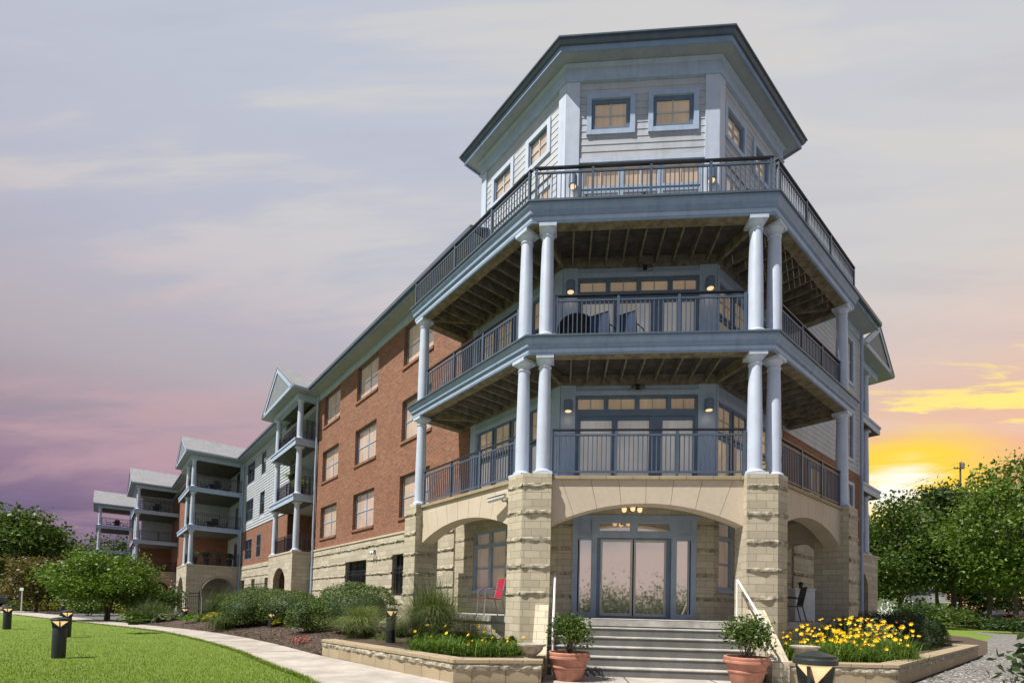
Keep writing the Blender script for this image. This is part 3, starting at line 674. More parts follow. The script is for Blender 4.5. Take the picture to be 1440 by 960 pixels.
# --- tower inner walls, storey by storey
door_hole = (-1.6, 1.6, 0, 2.7)
b = MB(); rect_wall(b, FF, 1.9, IL[0], IR[0], 0, 3.1, [door_hole]); lw = [(2.2, 3.9, .72, 2.6)]; rw = [(.22, 1.06, .8, 2.65), (1.9, 3.2, .8, 2.65)]
rect_wall(b, GL, 0, 0, 5.0, 0, 3.1, lw); rect_wall(b, GR, 0, 0, 5.0, 0, 3.1, rw)
b.cur = 1
for zb in (.53, 1.15, 1.8, 2.41):
    rock_band(b, FF, 1.9, IL[0], IR[0], zb-.055, zb+.055, [door_hole], .02, .09); rock_band(b, GL, 0, 0, 5, zb-.055, zb+.055, lw, .02, .09); rock_band(b, GR, 0, 0, 5, zb-.055, zb+.055, rw, .02, .09)
b.build('stone_wall', ['pierstone', 'rockface'], B)
def tri_window(F, n, a0, a1, z0, z1, parent=B, transom=.48, lights=2, pane='pane_blind', fr='door_blue', split=True):
    """window with a transom light over double-hung lights"""
    b = MB(); k = .075; n0, n1 = n+.03, n+.16
    b.box(F, a0, a0+k, n0, n1, z0, z1); b.box(F, a1-k, a1, n0, n1, z0, z1); b.box(F, a0+k, a1-k, n0, n1, z0, z0+k); b.box(F, a0+k, a1-k, n0, n1, z1-k, z1)
    zt = z1-transom; b.box(F, a0+k, a1-k, n0+.005, n1, zt-.06, zt+.06)
    for i in range(1, lights):
        a = a0+(a1-a0)*i/lights; b.box(F, a-.06, a+.06, n0+.007, n1, z0+k, z1-k)
    if split:
        zm = (z0+zt)/2; b.box(F, a0+k, a1-k, n0+.05, n1, zm-.025, zm+.025)
    o = b.build('window', fr, parent)
    p = MB(); p.poly([F.P(a0+.01, n+.13, z0+.01), F.P(a1-.01, n+.13, z0+.01), F.P(a1-.01, n+.13, z1-.01), F.P(a0+.01, n+.13, z1-.01)]); p.build('pane', pane, o, org=ORG[parent.name])
    s_ = MB(); s_.box(F, a0-.08, a1+.08, n-.07, n+.03, z0-.09, z0); s_.build('sill', fr, o, org=ORG[parent.name])
    return o
tri_window(GL, 0, 2.2, 3.9, .72, 2.6); tri_window(GR, 0, .22, 1.06, .8, 2.65, lights=1); tri_window(GR, 0, 1.9, 3.2, .8, 2.65)
# entrance
def entrance():
    F = FF; n = 1.9
    b = MB(); n0, n1 = n-.03, n+.14
    b.box(F, -1.6, -1.46, n0, n1, 0, 2.7); b.box(F, 1.46, 1.6, n0, n1, 0, 2.7); b.box(F, -1.46, 1.46, n0, n1, 2.56, 2.7)
    for s_ in (-1, 1):
        b.box(F, min(s_*1.10, s_*.96), max(s_*1.10, s_*.96), n0+.003, n1, 0, 2.56); b.box(F, min(s_*1.46, s_*1.10), max(s_*1.46, s_*1.10), n0+.02, n1, 0, .13); b.box(F, min(s_*1.46, s_*1.10), max(s_*1.46, s_*1.10), n0+.02, n1, 2.04, 2.2)
        b.box(F, min(s_*1.46, s_*1.10), max(s_*1.46, s_*1.10), n0+.045, n1, 2.2, 2.56)
        b.box(F, min(s_*1.43, s_*1.40), max(s_*1.43, s_*1.40), n0+.03, n1, .13, 2.04)
    b.box(F, -.96, .96, n0+.006, n1, 2.1, 2.28); b.box(F, -.09, .09, n0+.009, n1, 2.28, 2.56); b.box(F, -.96, -.9, n0+.02, n1, 2.28, 2.56); b.box(F, .9, .96, n0+.02, n1, 2.28, 2.56)
    b.box(F, -.9, -.09, n0+.02, n1, 2.5, 2.56); b.box(F, .09, .9, n0+.02, n1, 2.5, 2.56)
    d = b.build('entrance_door', 'door_blue', B)
    for s_ in (-1, 1):
        p = MB(); a0, a1 = sorted((s_*1.40, s_*1.10)); p.poly([F.P(a0, n+.05, .13), F.P(a1, n+.05, .13), F.P(a1, n+.05, 2.04), F.P(a0, n+.05, 2.04)]); p.build('sidelight', 'door_glass', d, org=ORG[B.name])
        p = MB(); a0, a1 = sorted((s_*.9, s_*.09)); p.poly([F.P(a0, n+.05, 2.28), F.P(a1, n+.05, 2.28), F.P(a1, n+.05, 2.5), F.P(a0, n+.05, 2.5)]); p.build('transom', 'door_glass', d, org=ORG[B.name])
    for s_ in (-1, 1):
        q = MB(); a0, a1 = sorted((s_*.86, s_*.02)); nn = n+.06+(.035 if s_ > 0 else 0); k = .055
        q.box(F, a0, a0+k, nn, nn+.03, .05, 2.06); q.box(F, a1-k, a1, nn, nn+.03, .05, 2.06); q.box(F, a0+k, a1-k, nn, nn+.03, .05, .12); q.box(F, a0+k, a1-k, nn, nn+.03, 2.0, 2.06)
        lf = q.build('sliding_panel', 'sash', d, org=ORG[B.name]); p = MB(); p.poly([F.P(a0+k, nn+.015, .12), F.P(a1-k, nn+.015, .12), F.P(a1-k, nn+.015, 2.0), F.P(a0+k, nn+.015, 2.0)]); 
        g = p.build('door_pane', 'door_glass', d, org=ORG[B.name])
    q = MB(); q.box(F, -.96, -.86, n+.04, n+.14, 0, 2.1); q.box(F, .86, .96, n+.04, n+.14, 0, 2.1); q.box(F, -.86, .86, n+.04, n+.14, 2.06, 2.1); q.box(F, -.86, .86, n+.02, n+.14, 0, .05); q.build('door_frame', 'frame_blue', d, org=ORG[B.name])
    h = MB(); h.box(F, -.84, -.815, n+.03, n+.06, .95, 1.2); h.build('handle', 'steel', d, org=ORG[B.name])
entrance()
def storey(z, zt, lv):
    """blue-grey panelled wall behind a balcony: front doors under transoms, side windows"""
    fh = (-1.6, 1.6, z+.05, z+2.6)
    b = MB(); rect_wall(b, FF, 1.9, IL[0], IR[0], z-.05, zt, [fh]); lh = [(.45, 3.85, z+.05, z+2.55)]; rh = [(.12, 3.6, z+.35, z+2.45)]
    rect_wall(b, GL, 0, 0, 4.2, z-.05, zt, lh); rect_wall(b, GR, 0, 0, 4.2, z-.05, zt, rh)
    b.build('panel_wall', 'wall_blue', B)
    for nm, q in (('pilaster', (FF, IL[0], -1.6, 1.865, 1.9, z, zt)), ('pilaster', (FF, 1.6, IR[0], 1.865, 1.9, z, zt)), ('head_trim', (FF, -1.6, 1.6, 1.86, 1.9, z+2.6, z+2.72)),
                  ('pilaster', (GL, .0, .30, -.035, 0, z, zt)), ('pilaster', (GL, 3.9, 4.2, -.035, 0, z, zt)), ('head_trim', (GL, .3, 3.9, -.03, 0, z+2.56, z+2.66)),
                  ('pilaster', (GR, .0, .10, -.035, 0, z, zt)), ('head_trim', (GR, .10, 3.7, -.03, 0, z+2.46, z+2.58))):
        t = MB(); t.box(*q); t.build(nm, 'trim_paint', B)
    F = FF; n = 1.9; d = MB(); n0, n1 = n-.02, n+.14
    d.box(F, -1.6, -1.53, n0, n1, z+.05, z+2.6); d.box(F, 1.53, 1.6, n0, n1, z+.05, z+2.6); d.box(F, -1.53, 1.53, n0, n1, z+2.53, z+2.6); d.box(F, -1.53, 1.53, n0, n1, z+2.04, z+2.22)
    for a in (-.785, .03, .85): d.box(F, a-.06, a+.06, n0, n1, z+2.22, z+2.53)
    for a0, a1 in ((-1.53, -1.45), (-.62, -.47), (.36, .70), (1.49, 1.53)): d.box(F, a0, a1, n0+.03, n1, z+.05, z+2.04)
    d.box(F, -1.45, 1.49, n0+.05, n1, z+1.95, z+2.04); d.box(F, -1.45, 1.49, n0+.05, n1, z+.05, z+.22)
    dr = d.build('balcony_door', 'frame_blue', B)
    p = MB(); p.poly([F.P(-1.55, n+.09, z+.1), F.P(1.55, n+.09, z+.1), F.P(1.55, n+.09, z+2.1), F.P(-1.55, n+.09, z+2.1)]); p.build('pane', 'pane_pale', dr, org=ORG[B.name])
    p = MB(); p.poly([F.P(-1.55, n+.09, z+2.1), F.P(1.55, n+.09, z+2.1), F.P(1.55, n+.09, z+2.58), F.P(-1.55, n+.09, z+2.58)]); p.build('transom', 'pane_lit', dr, org=ORG[B.name])
    q = MB()
    for a in (-1.19, -.38, .44, 1.25): q.box(F, a-.013, a+.013, n+.06, n+.088, z+2.22, z+2.53)
    q.build('muntins', 'sash', dr, org=ORG[B.name])
    # windows of the two slanting walls
    for FG, a0, a1, nl, zb in ((GL, .45, 3.85, 4, z+.05), (GR, .12, 3.6, 4, z+.35)):
        wd = (a1-a0)/nl
        for i in range(nl):
            window(FG, 0, a0+wd*i+.03, a0+wd*(i+1)-.03, z+1.62, (z+2.55 if FG is GL else z+2.45), 2, 2, 'pane_lit', rec=.08)
            window(FG, 0, a0+wd*i+.03, a0+wd*(i+1)-.03, zb, z+1.58, 1, 1, 'pane_pale' if FG is GL else 'pane_blind', rec=.08, mun=False)
storey(Z2, 6.42, 2); storey(Z3, 9.62, 3)
# columns of the tower
for z0, z1 in ((3.29, 6.12), (6.52, 9.27)):
    column(-2.37, .30, z0, z1); column(2.44, .30, z0, z1)
    for F, a in ((FL, .40), (FL, 5.36), (FR, .46), (FR, 5.12)):
        q = F.P(a, .30, 0); column(q[0], q[1], z0, z1, plinth_rot=math.pi/4)
# railings of the tower
for z in (3.33, 6.55):
    railing(FF, -2.16, 2.24, .30, z, 1.08, (-2.13, -.68, .72, 2.21)); railing(FL, .62, 5.12, .30, z, 1.04, (.65, 2.12, 3.55, 5.08)); railing(FR, .66, 4.92, .30, z, 1.04, (.69, 2.1, 3.5, 4.88))
railing(FF, -HW_L+.1, HW_R-.1, .10, Z4+.03, .86, (-2.66, -1.34, 0, 1.35, 2.68), kind='rail_blue'); railing(FL, .06, LL-.1, .10, Z4+.03, .84, (.12, 1.6, 3.35, LL-.13)); railing(FR, .06, LR-.1, .10, Z4+.03, .84, (.12, 1.8, 3.5, LR-.13))
# --- belvedere on the top deck
BH = 3.9; ZB = 15.0
def belvedere():
    sq = [(-1.32, -.28, 13.2, 14.08), (.33, 1.40, 13.2, 14.08)]; low = [(-1.55, 1.6, Z4+.15, 12.3)]
    lsq = [(.73, 1.53, 13.2, 13.97), (2.37, 3.22, 13.2, 13.97)]; llo = [(.55, 3.4, 10.3, 12.25)]; rsq = [(.42, 1.38, 13.2, 13.97), (2.1, 2.95, 13.2, 13.97)]; rlo = [(.4, 3.4, 10.3, 12.25)]
    core = MB(); rect_wall(core, FF, 1.92, IL[0], IR[0], Z4, ZB, sq+low); rect_wall(core, GL, .02, 0, BH, Z4, ZB, lsq+llo); rect_wall(core, GR, .02, 0, BH, Z4, ZB, rsq+rlo)
    lb = GL.o+GL.a*BH; rb = GR.o+GR.a*BH; core.poly([(*lb, Z4), (*rb, Z4), (*rb, ZB), (*lb, ZB)])
    core.build('upper_wall', 'siding', B)
    s_ = MB(); lap_siding(s_, FF, 1.9, IL[0]+.33, IR[0]-.33, 12.42, 14.55, sq); lap_siding(s_, GL, 0, .26, BH-.24, 12.42, 14.55, lsq); lap_siding(s_, GR, 0, .26, BH-.24, 12.42, 14.55, rsq)
    lap_siding(s_, GL, 0, .26, BH-.24, Z4, 12.42, llo); lap_siding(s_, GR, 0, .26, BH-.24, Z4, 12.42, rlo); s_.build('siding', 'siding', B)
    for F_, x0, x1, m0, G_, g0, g1 in ((FF, IL[0]-.02, IL[0]+.35, 1.84, GL, -.02, .26), (FF, IR[0]-.35, IR[0]+.02, 1.84, GR, -.02, .26)):
        t = MB(); t.box(F_, x0, x1, m0, 1.9, Z4, 14.6); t.box(G_, g0, g1, -.06, 0, Z4, 14.6); t.build('corner_post', 'column_paint', B)
    for G_ in (GL, GR):
        t = MB(); t.box(G_, BH-.26, BH, -.06, 0, Z4, 14.6); t.build('corner_post', 'column_paint', B)
    t = MB(); t.box(FF, IL[0]+.35, IR[0]-.35, 1.86, 1.9, 12.3, 12.42); t.build('head_trim', 'column_paint', B)
    for a0, a1, z0, z1 in sq: window(FF, 1.9, a0, a1, z0, z1, 2, 2, 'pane_lit', fwid=.1, rec=.05, casing='trim_paint')
    for a0, a1, z0, z1 in lsq: window(GL, 0, a0, a1, z0, z1, 2, 2, 'pane_blind', fwid=.06, rec=.05, casing='column_paint')
    for a0, a1, z0, z1 in rsq: window(GR, 0, a0, a1, z0, z1, 2, 2, 'pane_lit', fwid=.1, rec=.05, casing='trim_paint')
    for i in range(3):
        a0 = -1.55+3.15*i/3; window(FF, 1.9, a0, a0+1.05, 11.6, 12.3, 2, 1, 'pane_lit', rec=.06, fr='wall_blue'); window(FF, 1.9, a0, a0+1.05, Z4+.15, 11.54, 1, 1, 'pane_pale', rec=.06, mun=False, fr='wall_blue')
    for FG, q in ((GL, llo[0]), (GR, rlo[0])):
        for i in range(3):
            wd = (q[1]-q[0])/3; window(FG, 0, q[0]+wd*i, q[0]+wd*(i+1), q[2], q[3], 2, 3, 'pane_blind', rec=.06, fr='trim_paint')
    # frieze, soffit, fascia, gutter
    bo = [tuple(lb+GL.n*2.6), tuple(lb), tuple(IL), tuple(IR), tuple(rb), tuple(rb+GR.n*2.6)]
    c = MB(); c.sweep(bo, [(0, 14.55), (.10, 14.55), (.10, 14.60), (.07, 14.62), (.07, 14.94), (.14, 15.01), (0, 15.01)]); c.build('frieze', 'trim_paint', B)
    c = MB(); c.sweep(bo, [(-.3, 15.01), (.43, 15.03), (.43, 15.05), (-.3, 15.05)]); c.build('soffit', 'soffit', B)
    c = MB(); c.sweep(bo, [(.43, 14.98), (.47, 14.98), (.47, 15.16), (.43, 15.16)]); c.build('fascia', 'cornice_paint', B)
    c = MB(); c.sweep(bo, [(.471, 15.12), (.52, 15.12), (.56, 15.18), (.56, 15.24), (.60, 15.24), (.60, 15.28), (.471, 15.28)]); c.build('gutter', 'gutter', B)
    rf = MB(); k = .5; ring = []
    for i, p_ in enumerate(bo):
        ns = []; P0 = [np.array(q) for q in bo]
        if i > 0: d = P0[i]-P0[i-1]; ns.append(np.array([d[1], -d[0]])/np.linalg.norm(d))
        if i < len(P0)-1: d = P0[i+1]-P0[i]; ns.append(np.array([d[1], -d[0]])/np.linalg.norm(d))
        m_ = sum(ns); m_ /= np.linalg.norm(m_); m_ /= max(.3, m_ @ ns[0]); ring.append((*(P0[i]+m_*k), 15.28))
    ctr = (0.03, 4.6, 16.00)
    for i in range(len(ring)): rf.poly([ring[i], ring[(i+1) % len(ring)], ctr])
    rf.build('roof', 'shingle', B)
belvedere()
# --- left wing
A1 = 5.0+AO                                        # brick begins where the tower's panelled wall ends
WB = WN                                            # wall plane of the wing (inset)
EAVE = 12.05
wing_w = [(c-1.2, c+1.2, s_, s_+1.72) for c in (18.35, 13.73, 8.85) for s_ in (3.72, 6.85, 9.97)]
base_w = [(13.0, 15.5, .62, 2.2), (9.4, 10.4, .56, 2.24)]
b = MB(); rect_wall(b, FL, WB, A1-.75, 20.7, 3.06, 11.7, wing_w, .3); b.build('brick_wall', 'brick', B)
st_bands = (.25, .88, 1.51, 2.14, 2.77)
b = MB(); rect_wall(b, FL, WB-.05, A1, 20.7, G, 3.06, base_w, .35); b.cur = 1
for zb in st_bands: rock_band(b, FL, WB-.05, A1, 20.7, zb-.06, zb+.06, base_w, .05, .1)
b.build('stone_wall', ['limestone', 'rockface'], B)
b = MB(); b.box(FL, A1, 20.7, WB-.085, WB-.004, 3.06, 3.14); b.build('stone_ledge', 'smooth_stone', B)
for h in wing_w: window(FL, WB, h[0], h[1], h[2], h[3], 2, 2, 'pane_blind', fwid=.06, rec=.2, sill='brick', munc='trim_paint')
for h in base_w:
    wn = window(FL, WB-.05, h[0], h[1], h[2], h[3], 3, 2, 'pane_dark', fr='black_metal', rec=.25, munc='black_metal')
    g = MB()
    for a in np.arange(h[0]+.12, h[1], .16): g.box(FL, a-.012, a+.012, WB+.03, WB+.054, h[2], h[2]+1.1)
    for z in (.08, .95, 1.1): g.box(FL, h[0], h[1], WB+.025, WB+.05, h[2]+z-.02, h[2]+z+.02)
    g.build('guard_bars', 'black_metal', wn, org=ORG[B.name])
def eaves(F, n, a0, a1, z=11.7, over=.62):
    b = MB(); b.box(F, a0, a1, n-.07, n+.3, z, z+.3); b.build('frieze', 'trim_paint', B)
    b = MB(); b.box(F, a0, a1, n-over, n+.3, z+.30, z+.34); b.build('soffit', 'soffit', B)
    b = MB(); b.box(F, a0, a1, n-over-.03, n-over, z+.27, z+.45); b.build('fascia', 'cornice_paint', B)
    b = MB(); b.box(F, a0, a1, n-over-.15, n-over-.031, z+.40, z+.54); b.build('gutter', 'gutter', B)
eaves(FL, WB, 4.2, 20.75)
def downspout(F, a, n, z0, z1):
    b = MB(); p = [F.P(a, n, z1), F.P(a, n, z0)]; b.tube(p[0], p[1], .055, seg=8)
    for z in np.linspace(z0+.4, z1-.4, 4): b.lathe(F.P(a, n, z), [(.066, -.03), (.066, .03)], 8)
    b.build('downspout', 'trim_paint', B, smooth=40)
downspout(FL, 20.35, WB-.12, -.6, 11.9)
def rails_simple(F, a0, a1, n, z): railing(F, a0, a1, n, z, 1.02, (a0+.04, (a0+a1)/2, a1-.04), kind='rail_dark', gap=.13)
def gable_porch(F, a0, a1, nout, nwall, colA, sideN, peak=14.35, ev=(20.2, 27.0), see=False, nback=None, arch_side=None, arch_front=None, noff=.45, base=True, brickback=True):
    """projecting three-storey porch: stone base, slabs, columns, railings and a gabled roof"""
    side = Frame(F.P(a0, 0, 0)[:2], F.n, -F.a)      # the side facing the tower: along n
    zs = [3.06, 6.25, 9.42]
    if base:
        b = MB()
        def panel(Fq, x0, x1, n_, ar):
            if ar:
                s0, s1, zsp, zc = ar; w_ = s1-s0; h = zc-zsp; rad = (w_*w_/4+h*h)/(2*h); cz = zc-rad; mid = (s0+s1)/2; t0 = math.asin(w_/2/rad)
                top = [(mid+rad*math.sin(-t0+2*t0*k/14), cz+rad*math.cos(-t0+2*t0*k/14)) for k in range(15)]
                pts = [(x0, G), (s0, G)]+top+[(s1, G), (x1, G), (x1, 2.98), (x0, 2.98)]
                # split into quads to keep the faces planar and simple
                b.poly([Fq.P(x0, n_, G), Fq.P(s0, n_, G), Fq.P(s0, n_, 2.98), Fq.P(x0, n_, 2.98)]); b.poly([Fq.P(s1, n_, G), Fq.P(x1, n_, G), Fq.P(x1, n_, 2.98), Fq.P(s1, n_, 2.98)])
                for (p0, q0), (p1, q1) in zip(top[:-1], top[1:]):
                    b.poly([Fq.P(p0, n_, q0), Fq.P(p1, n_, q1), Fq.P(p1, n_, 2.98), Fq.P(p0, n_, 2.98)]); b.poly([Fq.P(p0, n_, q0), Fq.P(p1, n_, q1), Fq.P(p1, n_+.35, q1), Fq.P(p0, n_+.35, q0)])
                for sx in (s0, s1): b.poly([Fq.P(sx, n_, G), Fq.P(sx, n_, zsp), Fq.P(sx, n_+.35, zsp), Fq.P(sx, n_+.35, G)])
            else: b.poly([Fq.P(x0, n_, G), Fq.P(x1, n_, G), Fq.P(x1, n_, 2.98), Fq.P(x0, n_, 2.98)])
        panel(F, a0, a1, nout, arch_front); panel(side, nout, nwall, 0, arch_side)
        b.poly([F.P(a1, nout, G), F.P(a1, nwall, G), F.P(a1, nwall, 2.98), F.P(a1, nout, 2.98)])
        b.cur = 1
        for zb in st_bands:
            hs = [(arch_side[0], arch_side[1], G, arch_side[3])] if arch_side else []
            rock_band(b, side, -.004, nout, nwall, zb-.05, zb+.05, hs, .03, .12)
        b.build('stone_base', ['limestone', 'rockface'], B)
    for i, z in enumerate(zs):
        b = MB(); k = .06 if i else .03
        b.box(F, a0-k, a1+k, nout-k, nwall, z-(.09 if i == 0 else .38), z)
        b.build('porch_slab', 'smooth_stone' if i == 0 else 'deck_board', B)
        if i:
            c = MB(); c.box(F, a0-k-.03, a1+k+.03, nout-k-.03, nout-k, z-.38, z); c.box(F, a0-k-.03, a0-k, nout-k, nwall, z-.38, z)
            c.box(F, a0-k-.07, a1+k+.07, nout-k-.07, nout-k-.031, z-.10, z); c.box(F, a0-k-.07, a0-k-.031, nout-k-.031, nwall, z-.10, z); c.build('cornice', 'trim_paint', B)
        top = (zs+[11.75])[i+1]-(.38 if i < 2 else 0)
        for a in colA:
            q = F.P(a, nout+.24, 0); column(q[0], q[1], z, top, r=.17, seg=12, plinth_rot=math.pi/4)
        for nn in sideN:
            q = F.P(a0+.24, nn, 0); column(q[0], q[1], z, top, r=.17, seg=12, plinth_rot=math.pi/4)
        for x0, x1 in zip(colA[:-1], colA[1:]): rails_simple(F, x0+.18, x1-.18, nout+.24, z+.02)
        rails_simple(side, nout+.4, nwall-.05, .24, z+.02)
    # roof
    e0, e1 = ev; zt, pk = 12.15, peak; mid = (e0+e1)/2; nf = nout-noff
    b = MB(); b.box(F, a0-.02, a1+.02, nout-.02, nout+.3, 11.7, 12.02); b.box(F, a0-.02, a0+.3, nout+.3, nwall, 11.7, 12.02); b.build('frieze', 'trim_paint', B)
    b = MB(); b.box(F, a0+.3, a1, nout+.3, nwall, 11.95, 12.02); b.build('porch_ceiling', 'deck_board', B)
    b = MB(); b.box(F, e0, e1, nf, nwall, 12.03, 12.07); b.build('soffit', 'soffit', B)
    nb_ = nback if nback is not None else nwall+5
    r = MB()
    for x in (e0, e1):
        up_ = [F.P(x, nf-.04, zt+.02), F.P(mid, nf-.04, pk+.02), F.P(mid, nb_, pk+.02), F.P(x, nb_, zt+.02)]; lo_ = [(p[0], p[1], p[2]-.09) for p in up_]
        r.poly(up_); r.poly(lo_[::-1]); r.poly([up_[0], up_[1], lo_[1], lo_[0]]); r.poly([up_[0], up_[3], lo_[3], lo_[0]])
    r.build('roof', 'shingle', B)
    g = MB(); g.box(F, e0-.02, e1+.02, nf-.02, nf+.02, 12.07, 12.25)
    for s0, s1 in ((e0, mid), (e1, mid)):
        g.poly([F.P(s0, nf-.02, zt-.08), F.P(s1, nf-.02, pk-.08), F.P(s1, nf-.02, pk-.38), F.P(s0+(.5 if s0 < mid else -.5), nf-.02, zt-.06)])
    g.box(F, e0-.09, e0-.01, nf, nb_ if nback else nwall, zt-.12, zt+.0); g.build('fascia', 'trim_paint', B)
    t = MB(); t.poly([F.P(e0+.3, nf+.02, 12.2), F.P(e1-.3, nf+.02, 12.2), F.P(mid, nf+.02, pk-.15)]); t.build('gable_wall', 'gable_grey', B)
# porch 1, with its loggia recess
gable_porch(FL, 20.7, 25.75, .84, WB, (20.98, 25.45), (), ev=(20.15, 27.0), arch_front=(22.0, 24.5, 1.55, 2.2), nback=8)
b = MB()
for q_ in ((Frame(FL.P(20.7, 0, 0)[:2], FL.n, FL.a), 0, WB, WB+1.6, G, 6.0), (Frame(FL.P(25.75, 0, 0)[:2], FL.n, FL.a), 0, WB, WB+1.6, G, 6.0), (FL, WB+1.6, 20.7, 25.75, G, 6.0)):
    b = MB(); rect_wall(b, *q_); b.build('loggia_wall', 'brick', B)
b = MB(); rect_wall(b, Frame(FL.P(20.7, 0, 0)[:2], FL.n, FL.a), 0, WB, WB+1.6, 6.0, 11.8); rect_wall(b, Frame(FL.P(25.75, 0, 0)[:2], FL.n, FL.a), 0, WB, WB+1.6, 6.0, 11.8); rect_wall(b, FL, WB+1.6, 20.7, 25.75, 6.0, 11.8); lap_siding(b, FL, WB+1.6, 20.7, 25.75, 6, 11.8)
for z in (6.25, 9.42, 11.75): b.box(FL, 20.7, 25.75, WB+.01, WB+1.6, z-.3, z-.01)
b.build('loggia_siding', 'siding', B)
for z in (3.1, 6.3, 9.45): window(FL, WB+1.55, 22.2, 24.3, z, z+2.15, 2, 1, 'pane_dark', rec=.02)
# siding stretch between porches 1 and 2
sw = [(35.7, 38.2, 3.57, 5.25), (32.8, 34.2, 3.55, 5.35), (35.7, 38.2, 6.78, 8.52), (32.1, 33.5, 6.8, 8.55), (35.6, 38.2, 9.9, 11.6), (32.1, 33.4, 9.9, 11.62)]
bw = [(37.6, 39.2, -.3, 1.9), (34.0, 35.1, .6, 1.9), (29.5, 31, .3, 1.9)]
b = MB(); rect_wall(b, FL, WB, 25.75, 39.6, 3.06, 6.02, sw); b.build('brick_wall', 'brick', B)
b = MB(); rect_wall(b, FL, WB-.05, 25.75, 39.6, G, 3.06, bw); b.cur = 1
for zb in st_bands: rock_band(b, FL, WB-.05, 25.75, 39.6, zb-.06, zb+.06, bw, .05, .16)
b.build('stone_wall', ['limestone', 'rockface'], B)
b = MB(); rect_wall(b, FL, WB+.01, 25.75, 39.6, 6.02, 11.7, sw); lap_siding(b, FL, WB, 25.75, 39.6, 6.02, 11.7, sw, exp=.21, out=.04); b.build('siding', 'siding', B)
for h in sw: window(FL, WB, *h, 2 if h[1]-h[0] > 2 else 1, 2, 'pane_dark', rec=.05, fr='frame_blue', munc='frame_blue')
for h in bw: window(FL, WB-.05, *h, 2, 1, 'pane_dark', fr='black_metal', rec=.25, munc='black_metal')
eaves(FL, WB, 26.9, 40.0)
b = MB(); b.box(FL, 39.5, 39.9, WB-.25, WB+.1, 3.06, 11.7); b.build('pilaster', 'trim_paint', B)
downspout(FL, 39.35, WB-.1, -.4, 11.9)
# porches 2, 3 and 4
def inner_side(F, a, n0, n1, lv):
    Fs = Frame(F.P(a, 0, 0)[:2], F.n, F.a)
    b = MB(); rect_wall(b, Fs, 0, n0, n1, 3.06, 6.0); b.build('brick_wall', 'brick', B)
    b = MB(); rect_wall(b, Fs, .02, n0, n1, 6.0, 11.75); lap_siding(b, Fs, 0, n0, n1, 6.0, 11.75); b.build('siding', 'siding', B)
    b = MB(); rect_wall(b, Fs, 0, n0, n1, G, 3.06); b.build('stone_wall', 'limestone', B)
gable_porch(FL, 39.6, 46.3, -1.95, WB, (39.85, 43.0), (), peak=14.15, ev=(38.6, 46.2), arch_side=(-.84, 1.52, .45, 2.0), arch_front=(41.3, 45.0, 1.0, 2.1), nback=9)
inner_side(FL, 45.6, -.9, WB, 3)
b = MB(); rect_wall(b, FL, WB, 39.6, 46.3, G, 11.75, [(40.2, 42.6, z, z+2.15) for z in (3.15, 6.35, 9.5)]); b.build('porch_wall', 'siding', B)
for z in (3.15, 6.35, 9.5): window(FL, WB, 40.2, 42.6, z, z+2.15, 2, 1, 'pane_dark', rec=.05)
gable_porch(FL, 56.5, 63.0, -4.75, -1.0, (56.75, 60.0), (), peak=14.5, ev=(56.0, 65.6), nback=8, arch_side=(-3.7, -1.6, .45, 2.0))
inner_side(FL, 62.3, -3.9, -1.0, 3); b = MB(); rect_wall(b, FL, -1.0, 46.5, 63, G, 11.75); b.build('brick_wall', 'brick', B); eaves(FL, -1.0, 47.2, 63.2)
gable_porch(FL, 74.8, 81.0, -7.8, -4.2, (75.05, 78.0, 80.7), (-4.4,), ev=(74.2, 82.4), nback=-3.6)
b = MB(); rect_wall(b, FL, -4.0, 82, 95, G, 11.75); b.build('brick_wall', 'brick', B)
# roofs of the left wing behind the eaves
b = MB(); p = lambda a, n, z: FL.P(a, n, z)
b.poly([p(4.2, WB-.75, 12.24), p(56, WB-.75, 12.24), p(56, 9.5, 15.2), p(4.2, 9.5, 15.2)]); b.poly([p(4.2, 18, 12.24), p(56, 18, 12.24), p(56, 9.5, 15.2), p(4.2, 9.5, 15.2)]); b.build('roof', 'shingle', B)
b = MB(); b.poly([p(5, 17.4, G), p(95, 17.4, G), p(95, 17.4, 12.2), p(5, 17.4, 12.2)]); b.build('back_wall', 'brick', B)
# --- right wing
WR = WNR; AR = 5.0+AOR; AE = 12.7
rwin = [(10.4, 11.7, 3.75, 5.4), (10.4, 11.7, 6.5, 8.3), (10.4, 11.7, 9.6, 11.3), (7.2, 8.6, 3.75, 5.4)]
b = MB(); rect_wall(b, FR, WR, AR-.8, AE, 3.06, 6.02, rwin); b.build('brick_wall', 'brick', B)
b = MB(); rect_wall(b, FR, WR-.05, AR, AE, G, 3.06); b.cur = 1
for zb in st_bands: rock_band(b, FR, WR-.05, AR, AE, zb-.06, zb+.06, (), .05, .1)
b.build('stone_wall', ['limestone', 'rockface'], B)
b = MB(); rect_wall(b, FR, WR+.01, AR-.8, AE, 6.02, 11.7, rwin); lap_siding(b, FR, WR, AR-.8, AE, 6.02, 11.7, rwin); b.build('siding', 'siding', B)
for h in rwin: window(FR, WR, *h, 2, 2, 'pane_blind', rec=.05, casing='trim_paint')
FE = Frame(FR.P(AE, 0, 0)[:2], FR.n, -FR.a)
b = MB(); rect_wall(b, Frame(FR.P(AE, 0, 0)[:2], FR.n, FR.a), 0, WR, 4.5, G, 11.9); b.build('end_wall', 'brick', B)
eaves(FR, WR, 4.2, AE+.1); downspout(FR, AE-.12, WR-.12, -.5, 11.9)
gable_porch(FR, 13.2, 17.5, 2.45, 4.4, (13.6, 16.4), (), ev=(13.5, 18.5), peak=13.8, nback=9, arch_front=(14, 16, 1.5, 2.2))
b = MB(); rect_wall(b, FR, 4.4, AE, 19, G, 11.7); b.build('brick_wall', 'brick', B)
